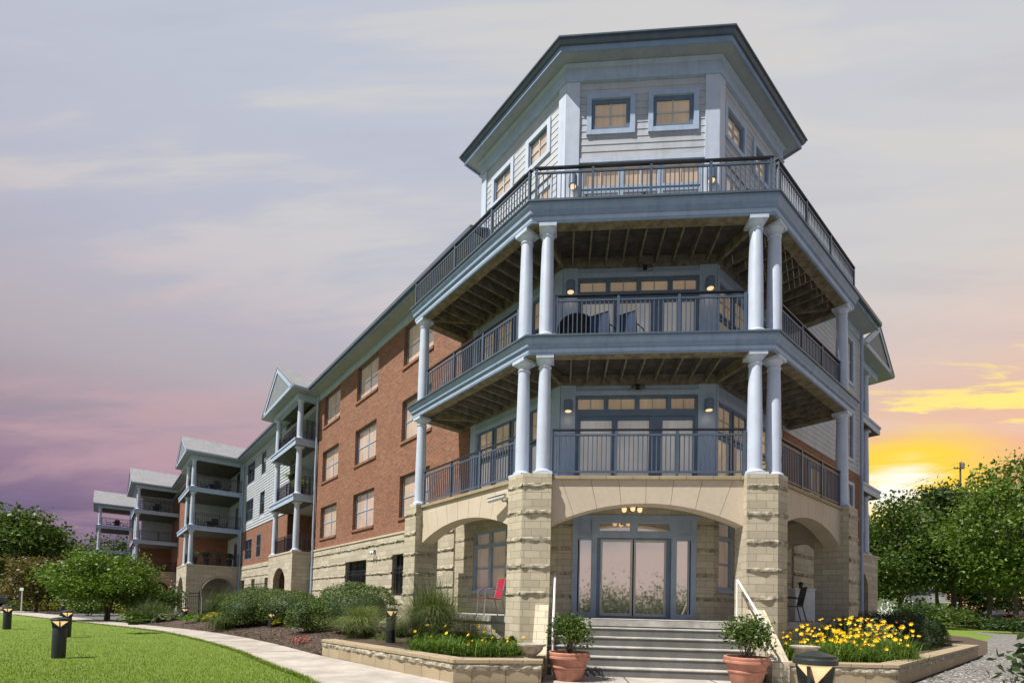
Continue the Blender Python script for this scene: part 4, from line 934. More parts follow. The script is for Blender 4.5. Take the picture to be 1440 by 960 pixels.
b = MB(); p = lambda a, n, z: FR.P(a, n, z)
b.poly([p(4.2, WR-.75, 12.24), p(AE+.1, WR-.75, 12.24), p(AE+.1, 4.2, 12.9), p(4.2, 4.2, 12.9)]); b.poly([p(4.2, 4.2, 12.9), p(19, 4.2, 12.9), p(19, 9.5, 14.8), p(4.2, 9.5, 14.8)]); b.build('roof', 'shingle', B)
# gallery end walls under the tower: an inner arch on the right
arch(Frame(FR.P(4.9, 0, 0)[:2], FR.n, FR.a), .9, WNR, 0, 1.7, 2.35, 3.1, th=.3, nv=3, name='inner_arch')
# ================================================================== STEPS
ST = thing('front_steps', (0, -.4, G), 'concrete steps of six risers climbing between stone cheeks to the glass entrance', 'steps')
rise = -G/6; ys = [.25, -.03, -.31, -.58, -.84, -1.10]
for i in range(6):
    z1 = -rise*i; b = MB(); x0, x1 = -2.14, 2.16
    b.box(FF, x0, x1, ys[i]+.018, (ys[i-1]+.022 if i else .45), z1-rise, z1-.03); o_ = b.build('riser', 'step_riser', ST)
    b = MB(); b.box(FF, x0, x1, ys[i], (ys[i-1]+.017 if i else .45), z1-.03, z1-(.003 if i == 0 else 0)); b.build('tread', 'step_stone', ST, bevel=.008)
def cheek(x0, x1):
    b = MB(); prof = [(.0, G), (.0, .28), (-.18, .28), (-1.35, -.72), (-1.35, G)]
    A = [b.pt((x0, y, z)) for y, z in prof]; C = [b.pt((x1, y, z)) for y, z in prof]; k = len(prof)
    b.f.append(A); b.f.append(C[::-1]); b.mi += [0, 0]
    for i in range(k): b.f.append([A[i], A[(i+1) % k], C[(i+1) % k], C[i]]); b.mi.append(0)
    b.build('cheek_wall', 'pierstone', ST, bevel=.01)
cheek(-2.45, -2.15); cheek(2.17, 2.5)
def handrail(x, label):
    t = thing('stair_handrail', (x, -.5, -.5), label, 'handrail', 'handrails of the front steps')
    p0 = np.array((x, .18, .92)); p1 = np.array((x, -1.15, .12-.0)); p2 = np.array((x+(.0), -1.5, .0))
    b = MB(); b.path([p0, (x, .12, .93), p1, (x, -1.45, .0), (x, -1.52, -.08), (x, -1.52, -.42), (x, -1.46, -.48), (x, -1.15, -.40)], .024, 8); b.build('rail', 'white_rail', t, smooth=50)
    b = MB(); b.tube((x, .15, -.002), (x, .15, .92), .022, seg=8); b.build('post', 'white_rail', t, smooth=50)
    b = MB(); b.tube((x, -1.15, G+.01), (x, -1.15, .12), .022, seg=8); b.build('post', 'white_rail', t, smooth=50)
handrail(2.03, 'white tubular handrail with a looped end right of the front steps'); handrail(-2.03, 'white tubular handrail left of the front steps, seen end on')
# ================================================================== PLANTER WALLS
def planter(name, pts, z1, label, wdt=.3):
    t = thing(name, (*pts[len(pts)//2], G), label, 'garden wall', 'low stone walls round the flower beds')
    b = MB(); b.sweep(pts, [(-wdt, G), (0, G), (0, z1-.07), (-wdt, z1-.07)]); b.cur = 1
    for (p, q) in zip(pts[:-1], pts[1:]):
        p = np.array(p, float); q = np.array(q, float); d = (q-p)/np.hypot(*(q-p)); rock_band(b, Frame(p, d, (-d[1], d[0])), 0, 0, float(np.hypot(*(q-p))), z1-.20, z1-.07, (), .045, .06)
    b.build('wall', ['planter_stone', 'rockface'], t)
    c = MB(); c.sweep(pts, [(-wdt-.02, z1-.069), (.03, z1-.069), (.03, z1), (-wdt-.02, z1)]); c.build('coping', 'planter_stone', t, bevel=.008)
ZP = -.72
pLpts = [(-7.95, 1.05), (-3.75, -2.62), (-2.22, -2.28), (-2.22, -1.30)]
pRpts = [(2.53, -1.25), (4.62, -1.08), (12.5, 7.1), (11.7, 7.8)]
planter('planter_wall', pLpts, ZP, 'low angled stone planter wall left of the steps, with its mossy coping')
planter('planter_wall', pRpts, ZP, 'low stone planter wall right of the steps, its long side facing the gravel')
sheet('planter_soil', [(-7.9, 1.4), (-3.72, -2.3), (-2.5, -2.0), (-2.5, .2), (-2.8, .3)]+[tuple(FL.P(5.2, .25, 0)[:2]), tuple(FL.P(7, 1.0, 0)[:2])], ZP-.06, 'mulch')
sheet('planter_soil', [(2.5, -1.0), (4.5, -.85), (12.2, 7.1), (12.0, 9.6)]+[tuple(FR.P(9, 1.7, 0)[:2]), tuple(FR.P(5, .2, 0)[:2]), (2.9, .3)], ZP-.06, 'mulch')
# mulch beyond the right planter
mp = [(12.4, 7.0), (14.5, 9.2), (22.2, 18.8), (26, 25), (28, 33), tuple(FR.P(30, 3, 0)[:2]), tuple(FR.P(9, 1.7, 0)[:2])]
sheet('mulch_strip', mp, G+.02, 'mulch')
#@@OBJECTS
# ================================================================== LAMPS, CAMERAS
def wall_lamp(x, z, label):
    t = thing('wall_lamp', (x, 1.86, z), label, 'wall lamp', 'drum lamps on the tower wall')
    b = MB(); b.lathe((x, 1.70, z-.14), [(.105, 0), (.115, .01), (.115, .27), (.09, .285)], 18); b.lathe((x, 1.70, z-.135), [(.09, 0), (.09, .01)], 18); b.box(FF, x-.05, x+.05, 1.79, 1.865, z-.06, z+.08); b.build('shade', 'frame_blue', t, smooth=40)
    g = MB(); g.lathe((x, 1.70, z-.143), [(.085, -.012), (.085, 0)], 18); g.build('light', 'lamp_warm', t)
    l = bpy.data.lights.new('lamp_light', 'SPOT'); l.energy = .7; l.color = (1, .66, .36); l.spot_size = R_(150); l.spot_blend = .8; l.shadow_soft_size = .06
    o = bpy.data.objects.new('lamp_light', l); COL.objects.link(o); o.parent = t; o.location = (0, -.16, -.18)
for z, nm in ((5.55, 'first balcony'), (8.76, 'second balcony'), (11.65, 'roof deck')):
    wall_lamp(-1.79, z, f'dark drum wall lamp lit below, left of the doors on the {nm}'); wall_lamp(1.83, z, f'dark drum wall lamp lit below, right of the doors on the {nm}')
t = thing('ceiling_light', (-.2, 1.0, 2.98), 'small lit ceiling light with three shades above the glass entrance', 'ceiling light')
b = MB(); b.lathe((-.2, 1.0, 2.93), [(.02, -.22), (.03, -.2), (.03, -.02), (.10, 0), (.10, .05)], 12); b.lathe((-.2, 1.0, 2.66), [(.01, -.06), (.05, -.02), (.05, .03), (.02, .06)], 12)
for a in (200, 270, 340):
    q = (-.2+.2*math.cos(R_(a)), 1.0+.2*math.sin(R_(a)), 2.70); b.tube((-.2, 1.0, 2.72), q, .012)
b.build('fitting', 'black_metal', t, smooth=40)
for a in (200, 270, 340):
    b = MB(); b.lathe((-.2+.2*math.cos(R_(a)), 1.0+.2*math.sin(R_(a)), 2.64), [(.03, -.05), (.055, -.02), (.062, .05)], 12); b.build('lamp_shade', 'lamp_warm', t, smooth=40)
def camera_unit(F, a, n, z, da, label):
    p = np.array(F.P(a, n, z)); t = thing('security_camera', p, label, 'security camera')
    b = MB(); b.tube(p, np.array(F.P(a, n-.03, z)), .07, seg=12); b.tube(np.array(F.P(a, n-.03, z)), np.array(F.P(a+da*.02, n-.14, z-.05)), .025); b.tube(np.array(F.P(a+da*.02, n-.14, z-.05)), np.array(F.P(a+da*.05, n-.18, z+.03)), .025); b.build('bracket', 'steel', t)
    b = MB(); b.tube(np.array(F.P(a-da*.08, n-.16, z+.06)), np.array(F.P(a+da*.42, n-.28, z+.0)), .058, seg=12); b.bar(np.array(F.P(a-da*.1, n-.16, z+.122)), np.array(F.P(a+da*.47, n-.29, z+.055)), .14, .014); b.build('housing', 'white_plastic', t, smooth=40)
    b = MB(); b.tube(np.array(F.P(a+da*.42, n-.28, z)), np.array(F.P(a+da*.425, n-.281, z)), .045, seg=12); b.build('lens', 'black_metal', t)
camera_unit(FL, .80, .22, 2.82, 1, 'white security camera on the left stone arch casting a shadow')
def flood(F, a, n, z, label):
    p = np.array(F.P(a, n, z)); t = thing('floodlight', p, label, 'floodlight')
    b = MB(); b.box(F, a-.06, a+.06, n-.05, n, z-.06, z+.06); b.build('mount', 'bollard_green', t)
    for s_ in (-1, 1):
        h = MB(); c = F.P(a+s_*.12, n-.14, z-.05); h.tube(F.P(a+s_*.03, n-.03, z), c, .015); h.lathe((c[0], c[1], c[2]-.07), [(.07, -.02), (.065, .0), (.04, .1), (.02, .12)], 12); h.build('lamp_head', 'steel', t, smooth=40)
flood(FL, 12.1, WB-.06, 2.5, 'twin floodlight on the limestone wall above the barred basement windows')
flood(FF, .16, 1.86, 9.32, 'twin floodlight under the joists above the second balcony doors')
flood(FF, .02, 1.86, 6.10, 'twin floodlight under the joists above the first balcony doors')
# ================================================================== BOLLARDS
def bollard(x, y, z, label, s=1.0, h=.92):
    t = thing('bollard_light', (x, y, z), label, 'bollard', 'bollard lights along the paths')
    b = MB(); b.lathe((x, y, z), [(.125*s, 0), (.125*s, h*.70), (.12*s, h*.71), (.03*s, h*.715)], 20); b.build('post', 'bollard_green', t, smooth=40)
    b = MB()
    for k in range(4):
        an = math.pi/4+k*math.pi/2; d = np.array((math.cos(an), math.sin(an))); e = np.array((-d[1], d[0]))*.012
        q = [(x, y, z+.70*h), (x+d[0]*.122*s, y+d[1]*.122*s, z+.70*h), (x+d[0]*.15*s, y+d[1]*.15*s, z+.88*h), (x+d[0]*.13*s, y+d[1]*.13*s, z+.88*h), (x+d[0]*.03, y+d[1]*.03, z+.76*h)]
        A = [b.pt((p[0]+e[0], p[1]+e[1], p[2])) for p in q]; C = [b.pt((p[0]-e[0], p[1]-e[1], p[2])) for p in q]
        b.f += [A, C[::-1]]; b.mi += [0, 0]
        for i in range(5): b.f.append([A[i], A[(i+1) % 5], C[(i+1) % 5], C[i]]); b.mi.append(0)
    b.build('fins', 'bollard_green', t)
    b = MB(); b.lathe((x, y, z), [(.015*s, .75*h), (.04*s, .78*h), (.13*s, .875*h), (.125*s, .88*h)], 20); b.build('reflector', 'lamp_dim', t, smooth=40)
    b = MB(); b.lathe((x, y, z), [(.15*s, .888*h), (.168*s, .892*h), (.168*s, .925*h), (.155*s, .935*h), (.155*s, .955*h), (.03, .985*h)], 28); b.build('cap', 'bollard_green', t, smooth=25)
for (px, py, dz, lb) in ((9.5, 884, 0, 'dark bollard light standing alone on the lawn at the far left edge'), (82, 924, 0, 'nearest dark bollard light on the left lawn, overlapping another behind it'),
        (93, 895, 0, 'dark bollard light on the lawn just behind the nearest one'), (87, 866, 0, 'farthest small bollard light beside the path in front of the parked silver car'), (151, 871, 0, 'bollard light at the foot of the low spreading green tree'),
        (259, 878, .02, 'bollard light between the path and the hosta bed near the iron fence'), (381, 891, .0, 'bollard light on bare mulch in front of the clipped boxwoods')):
    q = on_z(px, py, G+dz); bollard(q[0], q[1], q[2], lb)
q = on_z(549, 903, ZP-.06); bollard(q[0], q[1], q[2], 'bollard light half hidden between two tall ornamental grasses')
q = at(1146, 980, 3.95); bollard(q[0], q[1], G, 'largest bollard light with flared fins in front of the right planter', .95, 1.1)
# ================================================================== POTS AND URNS
def leafy(name, c, rx, rz, n, size, mt, parent=None, stems=10, stem_mat='bark', z0=0., part='foliage', flat=1., hollow=.25, up=.35, lumps=9, spread=.42):
    """many small leaves gathered in uneven clumps on thin stems"""
    cc = []
    for k in range(lumps):
        v = unit(rng.normal(size=3)); v[2] = abs(v[2])*1.0-.25; rr = .35+.6*rng.random(); cc.append((v[0]*rx*rr*.75, v[1]*rx*rr*.75, z0+rz*(.5+v[2]*rr*.5)))
    cc = np.array(cc); pick = rng.integers(0, lumps, n); P_ = cc[pick]+np.clip(rng.normal(size=(n, 3)), -1.7, 1.7)*np.array((rx, rx, rz*.6))*spread*.62
    P_[:, 2] = np.maximum(P_[:, 2], z0*.3+.02); P_ += np.array(c); V, Fq = leaf_quads(P_, size, up=up)
    f = np_mesh(part, V, Fq, mt, parent)
    b = MB()
    for k in range(min(stems, lumps)): b.tube((c[0]+rng.normal()*.03, c[1]+rng.normal()*.03, c[2]), np.array(c)+cc[k], .012, .004, 5, cap=False)
    b.build('stem', stem_mat, parent)
    return f
def pot(x, y, z, label, plabel):
    t = thing('terracotta_pot', (x, y, z), label, 'pot', 'terracotta pots at the foot of the steps')
    b = MB(); b.lathe((x, y, z), [(.245, 0), (.26, .02), (.33, .24), (.345, .25), (.345, .275), (.335, .285), (.365, .40), (.40, .405), (.415, .42), (.415, .455), (.40, .465), (.405, .475), (.405, .52), (.39, .53), (.35, .53), (.345, .47)], 32); b.build('body', 'terracotta', t, smooth=35)
    b = MB(); b.lathe((x, y, z+.455), [(.345, 0), (.1, .02)], 24); b.build('soil', 'soil', t)
    s_ = thing('potted_shrub', (x, y, z+.47), plabel, 'shrub', 'shrubs in the terracotta pots')
    leafy('foliage', (x, y, z+.47), .48, .78, 1900, .07, 'leaf_grey' if False else 'leaf_tree', s_, 12, z0=.05, lumps=14)
pot(-1.72, -1.72, G+.012, 'terracotta pot in front of the left end of the steps', 'small leafy shrub with a tall sprig growing in the left terracotta pot')
pot(1.62, -1.55, G+.012, 'terracotta pot in front of the right end of the steps', 'bushy low shrub growing in the right terracotta pot below the handrail')
def urn(x, y, z, label):
    t = thing('stone_urn', (x, y, z), label, 'urn', 'stone urns beside the steps')
    b = MB(); b.cbox((x, y, z+.03), .26, .26, .06); b.build('foot', 'cast_stone', t)
    b = MB(); b.lathe((x, y, z+.06), [(.10, 0), (.09, .03), (.17, .09), (.21, .15), (.215, .19), (.27, .215), (.275, .245), (.25, .25), (.21, .22)], 24); b.build('bowl', 'cast_stone', t, smooth=35)
q = on_z(741, 919, ZP-.05); urn(-2.42, -1.85, ZP-.05, 'weathered stone urn on the planter corner left of the steps')
urn(2.95, -.98, ZP+.0, 'weathered stone urn on the right planter behind the largest bollard')
# ================================================================== FURNITURE
def armchair(loc, rz, label, seat_m, frame_m, group=None, name='patio_chair'):
    t = thing(name, loc, label, 'chair', group); t.rotation_euler = (0, 0, rz); ORG[t.name] = (0, 0, 0)
    f = MB()
    for s_ in (-1, 1):
        f.path([(s_*.27, -.26, 0), (s_*.27, -.22, .40), (s_*.28, -.24, .62), (s_*.28, -.10, .66), (s_*.27, .22, .62)], .015, 6); f.path([(s_*.26, .30, 0), (s_*.25, .20, .42), (s_*.25, .30, .92)], .015, 6)
    f.tube((-.25, .30, .92), (.25, .30, .92), .015); f.tube((-.26, .2, .41), (.26, .2, .41), .012); f.tube((-.26, -.23, .41), (.26, -.23, .41), .012); f.build('frame', frame_m, t, smooth=40)
    b = MB(); b.bar((0, -.26, .42), (0, .20, .40), .50, .018); b.build('seat', seat_m, t)
    b = MB(); b.bar((0, .205, .43), (0, .295, .91), .48, .016); b.build('backrest', seat_m, t)
    return t
q = at(689, 868, 12.2); armchair((q[0], q[1], .0), R_(-62), 'red sling patio chair under the left stone arch', 'red_chair', 'steel')
q = at(1113, 862, 13.4); armchair((q[0], q[1], .0), R_(-100), 'black metal patio chair under the right stone arch', 'black_metal', 'black_metal')
q = at(1127, 858, 14.4)
t = thing('storage_cabinet', (q[0], q[1], 0), 'pale upright storage cabinet under the right stone arch behind a chair', 'cabinet')
b = MB(); b.cbox((q[0], q[1], .45), .55, .45, .9); b.build('body', 'white_plastic', t, bevel=.02); b = MB(); b.cbox((q[0], q[1], .92), .6, .5, .05); b.build('lid', 'white_plastic', t, bevel=.01)
b = MB(); b.lathe((q[0]-.02, q[1], .945), [(.05, 0), (.05, .12), (.1, .14), (.02, .2)], 10); b.build('lamp', 'black_metal', t)
# second balcony: round-backed chair, low blue chairs
t = thing('round_chair', (-1.62, .95, Z3), 'black round-backed basket chair behind the second balcony railing', 'chair')
b = MB(); cx_, cy_, cz_ = -1.62, .95, Z3+.62; rr = np.linspace(0, 1, 7); prof = [(.02, 0), (.2, .02), (.36, .08), (.46, .17), (.5, .26), (.47, .26), (.34, .12), (.02, .05)]
for (r0, d0), (r1, d1) in zip(prof[:-1], prof[1:]):
    for k in range(24):
        a0, a1 = 2*math.pi*k/24, 2*math.pi*(k+1)/24; P4 = []
        for r_, d_, a_ in ((r0, d0, a0), (r0, d0, a1), (r1, d1, a1), (r1, d1, a0)): P4.append((cx_+r_*math.cos(a_), cy_-.1+.3-d_*.9+.0, cz_+r_*math.sin(a_)*.92))
        b.poly(P4)
b.build('basket', 'grill_cover', t, smooth=50)
b = MB(); b.lathe((-1.62, 1.0, Z3), [(.34, 0), (.34, .03), (.3, .05), (.1, .18)], 18); b.build('base', 'grill_cover', t)
b = MB(); b.lathe((-1.62, .92, Z3+.28), [(.05, 0), (.3, .03), (.33, .1), (.05, .16)], 18); b.build('cushion', 'blue_cushion', t, smooth=40)
for x, lb in ((-.95, 'low blue patio chair beside the round basket chair on the second balcony'), (-.3, 'low blue patio chair nearest the middle post of the second balcony')): armchair((x, 1.0, Z3), R_(150), lb, 'blue_cushion', 'black_metal')
armchair(tuple(GR.P(.9, -1.0, Z2+.03)), R_(-110), 'black patio chair at the right end of the first balcony', 'black_metal', 'black_metal')
t = armchair((2.35, 1.35, Z4+.02), R_(-125), 'black folding chair leaning in the right corner of the roof deck', 'grill_cover', 'black_metal')
def planter_pot(c, r, h, label, lm, rx, rz, n=500, leaf=.07, flower=None, group=None):
    t = thing('potted_plant', c, label, 'potted plant', group)
    b = MB(); b.lathe(c, [(r*.72, 0), (r, h), (r*1.06, h), (r*1.06, h+.03), (r*.9, h+.03), (r*.85, h-.02)], 16); b.build('pot', 'black_metal', t, smooth=35)
    leafy('foliage', (c[0], c[1], c[2]+h), rx, rz, n, leaf, lm, t, 8, lumps=9)
    if flower:
        P_ = np.array(c)+np.array((0, 0, h+rz*.55))+unit(rng.normal(size=(70, 3)))*np.array((rx, rx, rz*.5))*.8; V, Fq = leaf_quads(P_, .07, up=.2); np_mesh('flowers', V, Fq, flower, t)
planter_pot((-1.65, .75, Z4+.02), .16, .22, 'leafy green potted plant at the left corner of the roof deck', 'leaf_dark', .28, .35)
planter_pot((-.05, .9, Z4+.02), .16, .3, 'dark potted plant in the middle of the roof deck', 'leaf_dark', .2, .45)
p1 = lambda a, n, z: FL.P(a, n, z)
planter_pot(p1(21.6, 1.4, 6.28), .28, .4, 'yellow-green plant in a dark pot on the middle balcony of the nearest gabled porch', 'leaf_bright', .45, .7, 500, .14)
planter_pot(p1(24.6, 1.5, 9.45), .2, .5, 'bright fern in a pot on the top balcony of the nearest gabled porch', 'leaf_bright', .4, .6, 400, .14)
t = thing('hanging_basket', p1(23.6, 1.5, 8.9), 'hanging fern basket on the middle balcony of the nearest gabled porch', 'hanging plant')
b = MB(); c = p1(23.6, 1.5, 7.55); b.lathe(c, [(.08, 0), (.2, .12), (.24, .26), (.22, .26)], 14); b.build('basket', 'black_metal', t)
b = MB(); [b.tube((c[0]+.2*math.cos(k*2.1), c[1]+.2*math.sin(k*2.1), c[2]+.25), p1(23.6, 1.5, 8.9), .008) for k in range(3)]; b.build('chain', 'black_metal', t)
V, Fq = blades(np.array(c)[None]+np.array((0, 0, .22))+rng.normal(size=(260, 3))*.05, .35, .75, .06, droop=2.2); np_mesh('fronds', V, Fq, 'leaf_bright', t)
def patio_table(c, label, group, r=.55):
    t = thing('patio_table', c, label, 'table', group); b = MB(); b.lathe((c[0], c[1], c[2]+.70), [(r-.02, 0), (r, .01), (r, .04), (r-.02, .05)], 20); b.build('tabletop', 'black_metal', t)
    for k in range(4):
        a = math.pi/4+k*math.pi/2; b = MB(); b.tube((c[0]+.42*math.cos(a), c[1]+.42*math.sin(a), c[2]), (c[0]+.36*math.cos(a), c[1]+.36*math.sin(a), c[2]+.7), .02); b.build('leg', 'black_metal', t)
protoc = None
def chairs_round(F, a, n, z, label, group):
    global protoc
    for k, (da, dn) in enumerate(((-.85, 0), (.85, 0), (0, -.85), (0, .85))):
        p = F.P(a+da, n+dn, z); v = np.array(F.P(a, n, z))-np.array(p); rz = math.atan2(v[1], v[0])+math.pi/2
        if protoc is None: protoc = armchair(p, rz, label, 'black_metal', 'black_metal', group)
        else:
            o = protoc.copy(); COL.objects.link(o); o.location = p; o.rotation_euler = (0, 0, rz); o['label'] = label; o['group'] = group
            for ch in protoc.children: c2 = ch.copy(); COL.objects.link(c2); c2.parent = o
for a, n, z, nm in ((41.6, .1, 9.44, 'the top balcony of the second gabled porch'), (42.2, .1, 6.27, 'the middle balcony of the second gabled porch'), (58.4, -2.8, 9.44, 'the top balcony of the third gabled porch'), (76.6, -5.8, 9.44, 'the top balcony of the farthest gabled porch')):
    patio_table(FL.P(a, n, z), 'dark round patio table on '+nm, None); chairs_round(FL, a, n, z, 'dark patio chair round the table on '+nm, 'patio chairs on '+nm[4:])
for k, (n, lm) in enumerate(((-1.35, 'leaf_grey'), (-.5, 'leaf_tree'), (.35, 'leaf_grey'), (1.2, 'leaf_tree'))):
    planter_pot(FL.P(40.35, n, 3.1), .22, .55, ('white-flowered', 'green', 'pale bushy', 'dark green')[k]+' potted plant along the lowest railing of the second gabled porch', lm, .4, .55, 260, .14, group='plants along the porch railing')
# ================================================================== PLANTS
def box_shrub(c, rx, ry, rz, label, mt='leaf_box', n=3200, size=.055, name='boxwood_shrub', cat='shrub', group=None, rot=0.):
    t = thing(name, c, label, cat, group)
    u = unit(rng.normal(size=(n, 3))); u[:, 2] = np.where(u[:, 2] < -.35, -u[:, 2], u[:, 2]); u = unit(u)
    lump = np.array([mnoise.noise(tuple(q*2.3+np.array(c)*.7)) for q in u])
    k = 1+.13*lump[:, None]+rng.normal(size=(n, 1))*.03-(rng.random((n, 1))**3)*.18
    e = np.sign(u)*np.abs(u)**.82
    P_ = e*k*np.array((rx, ry, rz)); cr, sr = math.cos(rot), math.sin(rot); P_ = np.column_stack([P_[:, 0]*cr-P_[:, 1]*sr, P_[:, 0]*sr+P_[:, 1]*cr, P_[:, 2]])
    N = np.column_stack([u[:, 0]*cr-u[:, 1]*sr, u[:, 0]*sr+u[:, 1]*cr, u[:, 2]]); P_ = P_+np.array(c)+np.array((0, 0, rz*.62)); P_[:, 2] = np.maximum(P_[:, 2], c[2]+.02)
    V, Fq = leaf_quads(P_, size, nrm=N, jit=.7, asp=.6); np_mesh('foliage', V, Fq, mt, t)
    b = MB()
    for k in range(5): 
        a = k*1.26; b.tube((c[0]+.06*math.cos(a), c[1]+.06*math.sin(a), c[2]-.05), (c[0]+rx*.5*math.cos(a), c[1]+ry*.5*math.sin(a), c[2]+rz*.8), .025, .01)
    b.build('stem', 'bark', t)
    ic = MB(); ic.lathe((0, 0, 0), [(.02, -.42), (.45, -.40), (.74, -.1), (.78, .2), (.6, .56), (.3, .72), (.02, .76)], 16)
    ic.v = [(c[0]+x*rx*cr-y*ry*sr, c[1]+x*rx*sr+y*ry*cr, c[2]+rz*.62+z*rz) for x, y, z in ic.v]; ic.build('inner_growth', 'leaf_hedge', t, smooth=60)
def grass(c, h, sp, n, label, mt='blade', wd=.014, r=.22, cat='ornamental grass', name='ornamental_grass', group=None, plumes=False):
    t = thing(name, c, label, cat, group); q = rng.normal(size=(n, 2))*r*.55; base_ = np.column_stack([q+np.array(c[:2]), np.full(n, c[2]-.02)])
    k_ = n//3; V1, F1 = blades(base_[:k_], h*1.05, sp*.7, wd, 6, 1.0); V2, F2 = blades(base_[k_:], h*1.05, sp*1.25, wd, 6, 1.95, .5); np_mesh('blades', np.concatenate([V1, V2]), np.concatenate([F1, F2+len(V1)]), mt, t)
    m_ = max(60, n//9); q = rng.normal(size=(m_, 2))*r*.55; V, Fq = blades(np.column_stack([q+np.array(c[:2]), np.full(m_, c[2]-.02)]), h*1.12, sp*.7, wd*.8, 5, .5); np_mesh('dry_blades', V, Fq, 'bronze' if plumes else 'blade_dark', t)
def lily(c, label, nfl=9, s=1., group='yellow daylilies', mt='petal_yellow', fl_h=.5):
    s *= .75+.5*rng.random(); t = thing('daylily', c, label, 'daylily', group); n = 170
    q = rng.normal(size=(n, 2))*.16*s; V, Fq = blades(np.column_stack([q+np.array(c[:2]), np.full(n, c[2])]), .52*s, .5*s, .018, 5, 1.7, .75); np_mesh('leaves', V, Fq, 'blade_lily', t)
    b = MB(); Vs = []
    for k in range(nfl):
        a = rng.random()*6.28; r_ = .08+.3*s*rng.random(); hh = fl_h*s*(.6+.6*rng.random()); top = np.array((c[0]+r_*math.cos(a), c[1]+r_*math.sin(a), c[2]+hh)); b.tube((c[0]+.3*r_*math.cos(a), c[1]+.3*r_*math.sin(a), c[2]), top, .006, .004, 4, cap=False)
        ax = unit(np.array((-.4+rng.normal()*.5, -.75+rng.normal()*.4, .6))); u = unit(np.cross(ax, (.2, .1, 1))); v = np.cross(ax, u); R0 = .041*(.6+.7*rng.random())
        for j in range(6):
            t_ = j*math.pi/3; d = u*math.cos(t_)+v*math.sin(t_); e = -u*math.sin(t_)+v*math.cos(t_)
            Vs.append([top, top+ax*.045+d*R0*.55+e*R0*.30, top+ax*.05+d*R0*1.15, top+ax*.045+d*R0*.55-e*R0*.30])
    b.build('stalk', 'blade_lily', t)
    V = np.array(Vs).reshape(-1, 3); np_mesh('blossoms', V, np.arange(len(V)).reshape(-1, 4), mt, t)
zb = lambda x, y: bed_z(x, y)
def bedpt(px, py):
    z = G+.2
    for _ in range(8): q = on_z(px, py, z); z = .5*z+.5*zb(q[0], q[1])
    q = on_z(px, py, z); return (q[0], q[1], z)
GB = 'clipped boxwoods along the limestone wall'
for px, py, rx, ry, rz, lb in ((500, 888, 1.0, .8, .62, 'largest clipped boxwood, directly behind the grass with the broad pale fan'), (434, 888, .42, .42, .38, 'small round boxwood between the bare mulch and the largest boxwood'),
        (404, 877, .85, .6, .42, 'broad low boxwood mound behind the bollard on bare mulch'), (364, 874, .62, .5, .42, 'boxwood at the left end of the clipped row beside the grey grass'), (428, 862, .8, .6, .42, 'back row boxwood below the stone pier of the nearest gabled porch')):
    c = bedpt(px, py); k = 1.18*np.hypot(c[0]-CAM[0], c[1]-CAM[1])/13; box_shrub(c, rx*k, ry*k, rz*k, lb, group=GB, rot=R_(135), n=int(9000*min(1.2, rx+.3)), size=.034*min(1.6, k))
q = on_z(607, 905, ZP-.06); grass((q[0], q[1], ZP-.06), 1.45, 1.5, 3600, 'tallest dark green ornamental grass in the planter below the left arch', 'blade_mid', .013, .34)
c = bedpt(507, 900); grass(c, 1.05, 1.05, 2600, 'pale fan of ornamental grass in front of the largest boxwood', 'blade_pale', .013, .24)
c = bedpt(541, 911); grass(c, .5, .5, 500, 'low grass tuft in front of the half hidden bollard', 'blade_pale', .012, .14)
c = bedpt(565, 898); grass((c[0], c[1], c[2]), .62, .45, 700, 'short grass tuft beside the half hidden bollard', 'blade_dark', .012, .15)
for px, py, h, sp, n, mt, lb in ((312, 868, .95, .9, 1100, 'blade', 'rounded ornamental grass mound near the second gabled porch'), (362, 862, 1.15, .9, 1100, 'blade', 'tall grey-green ornamental grass behind the left boxwood'), (316, 884, .55, .5, 500, 'blade', 'small grass tuft at the edge of the path'),
        (205, 874, .7, .7, 500, 'blade_dark', 'grass clump beside the path left of the hostas'), (228, 872, .6, .6, 400, 'blade', 'smaller grass clump touching the hosta bed')):
    c = bedpt(px, py); grass(c, h*1.45, sp*1.5, int(n*1.5), lb, mt, .022, .4)
for px, py, rx, rz, mt, lb in ((452, 884, .5, .42, 'leaf_box', 'clipped boxwood touching the left side of the largest boxwood'), (346, 880, .6, .42, 'leaf_box', 'leftmost clipped boxwood half hidden by ornamental grass')):
    c = bedpt(px, py); k = 1.1*np.hypot(c[0]-CAM[0], c[1]-CAM[1])/13; box_shrub(c, rx*k, rx*.8*k, rz*k, lb, mt, group=GB, rot=R_(135), n=6500, size=.034*min(1.6, k))
def hosta(c, r, n, label, mt):
    t = thing('hosta', c, label, 'hosta', 'hostas and low perennials by the path'); u = rng.random((n, 2)); a = u[:, 0]*6.28; d = r*np.sqrt(u[:, 1]); P_ = np.column_stack([c[0]+d*np.cos(a), c[1]+d*np.sin(a), c[2]+.08+.32*(1-(d/r)**2)*(.7+.5*rng.random(n))])
    V, Fq = leaf_quads(P_, .24, up=.6, asp=.6); np_mesh('leaves', V, Fq, mt, t); b = MB(); b.lathe(c, [(r*.3, -.05), (r*.22, .1), (.03, .22)], 8); b.build('crown_base', 'leaf_hedge', t)
for px, py, r, n, mt, lb in ((240, 872, .7, 120, 'leaf_grey', 'pale grey-green hosta left of the fence post'), (277, 874, .7, 130, 'leaf_bright', 'bright green hosta right of the fence post'), (302, 873, .5, 100, 'leaf_gold', 'golden leaved hosta in front of the rounded grass'), (396, 880, .35, 90, 'leaf_gold', 'small golden perennial in front of the boxwoods'), (188, 876, .6, 100, 'leaf_tree', 'mid green hosta at the left end of the bed')):
    hosta(bedpt(px, py), r, n, lb, mt)
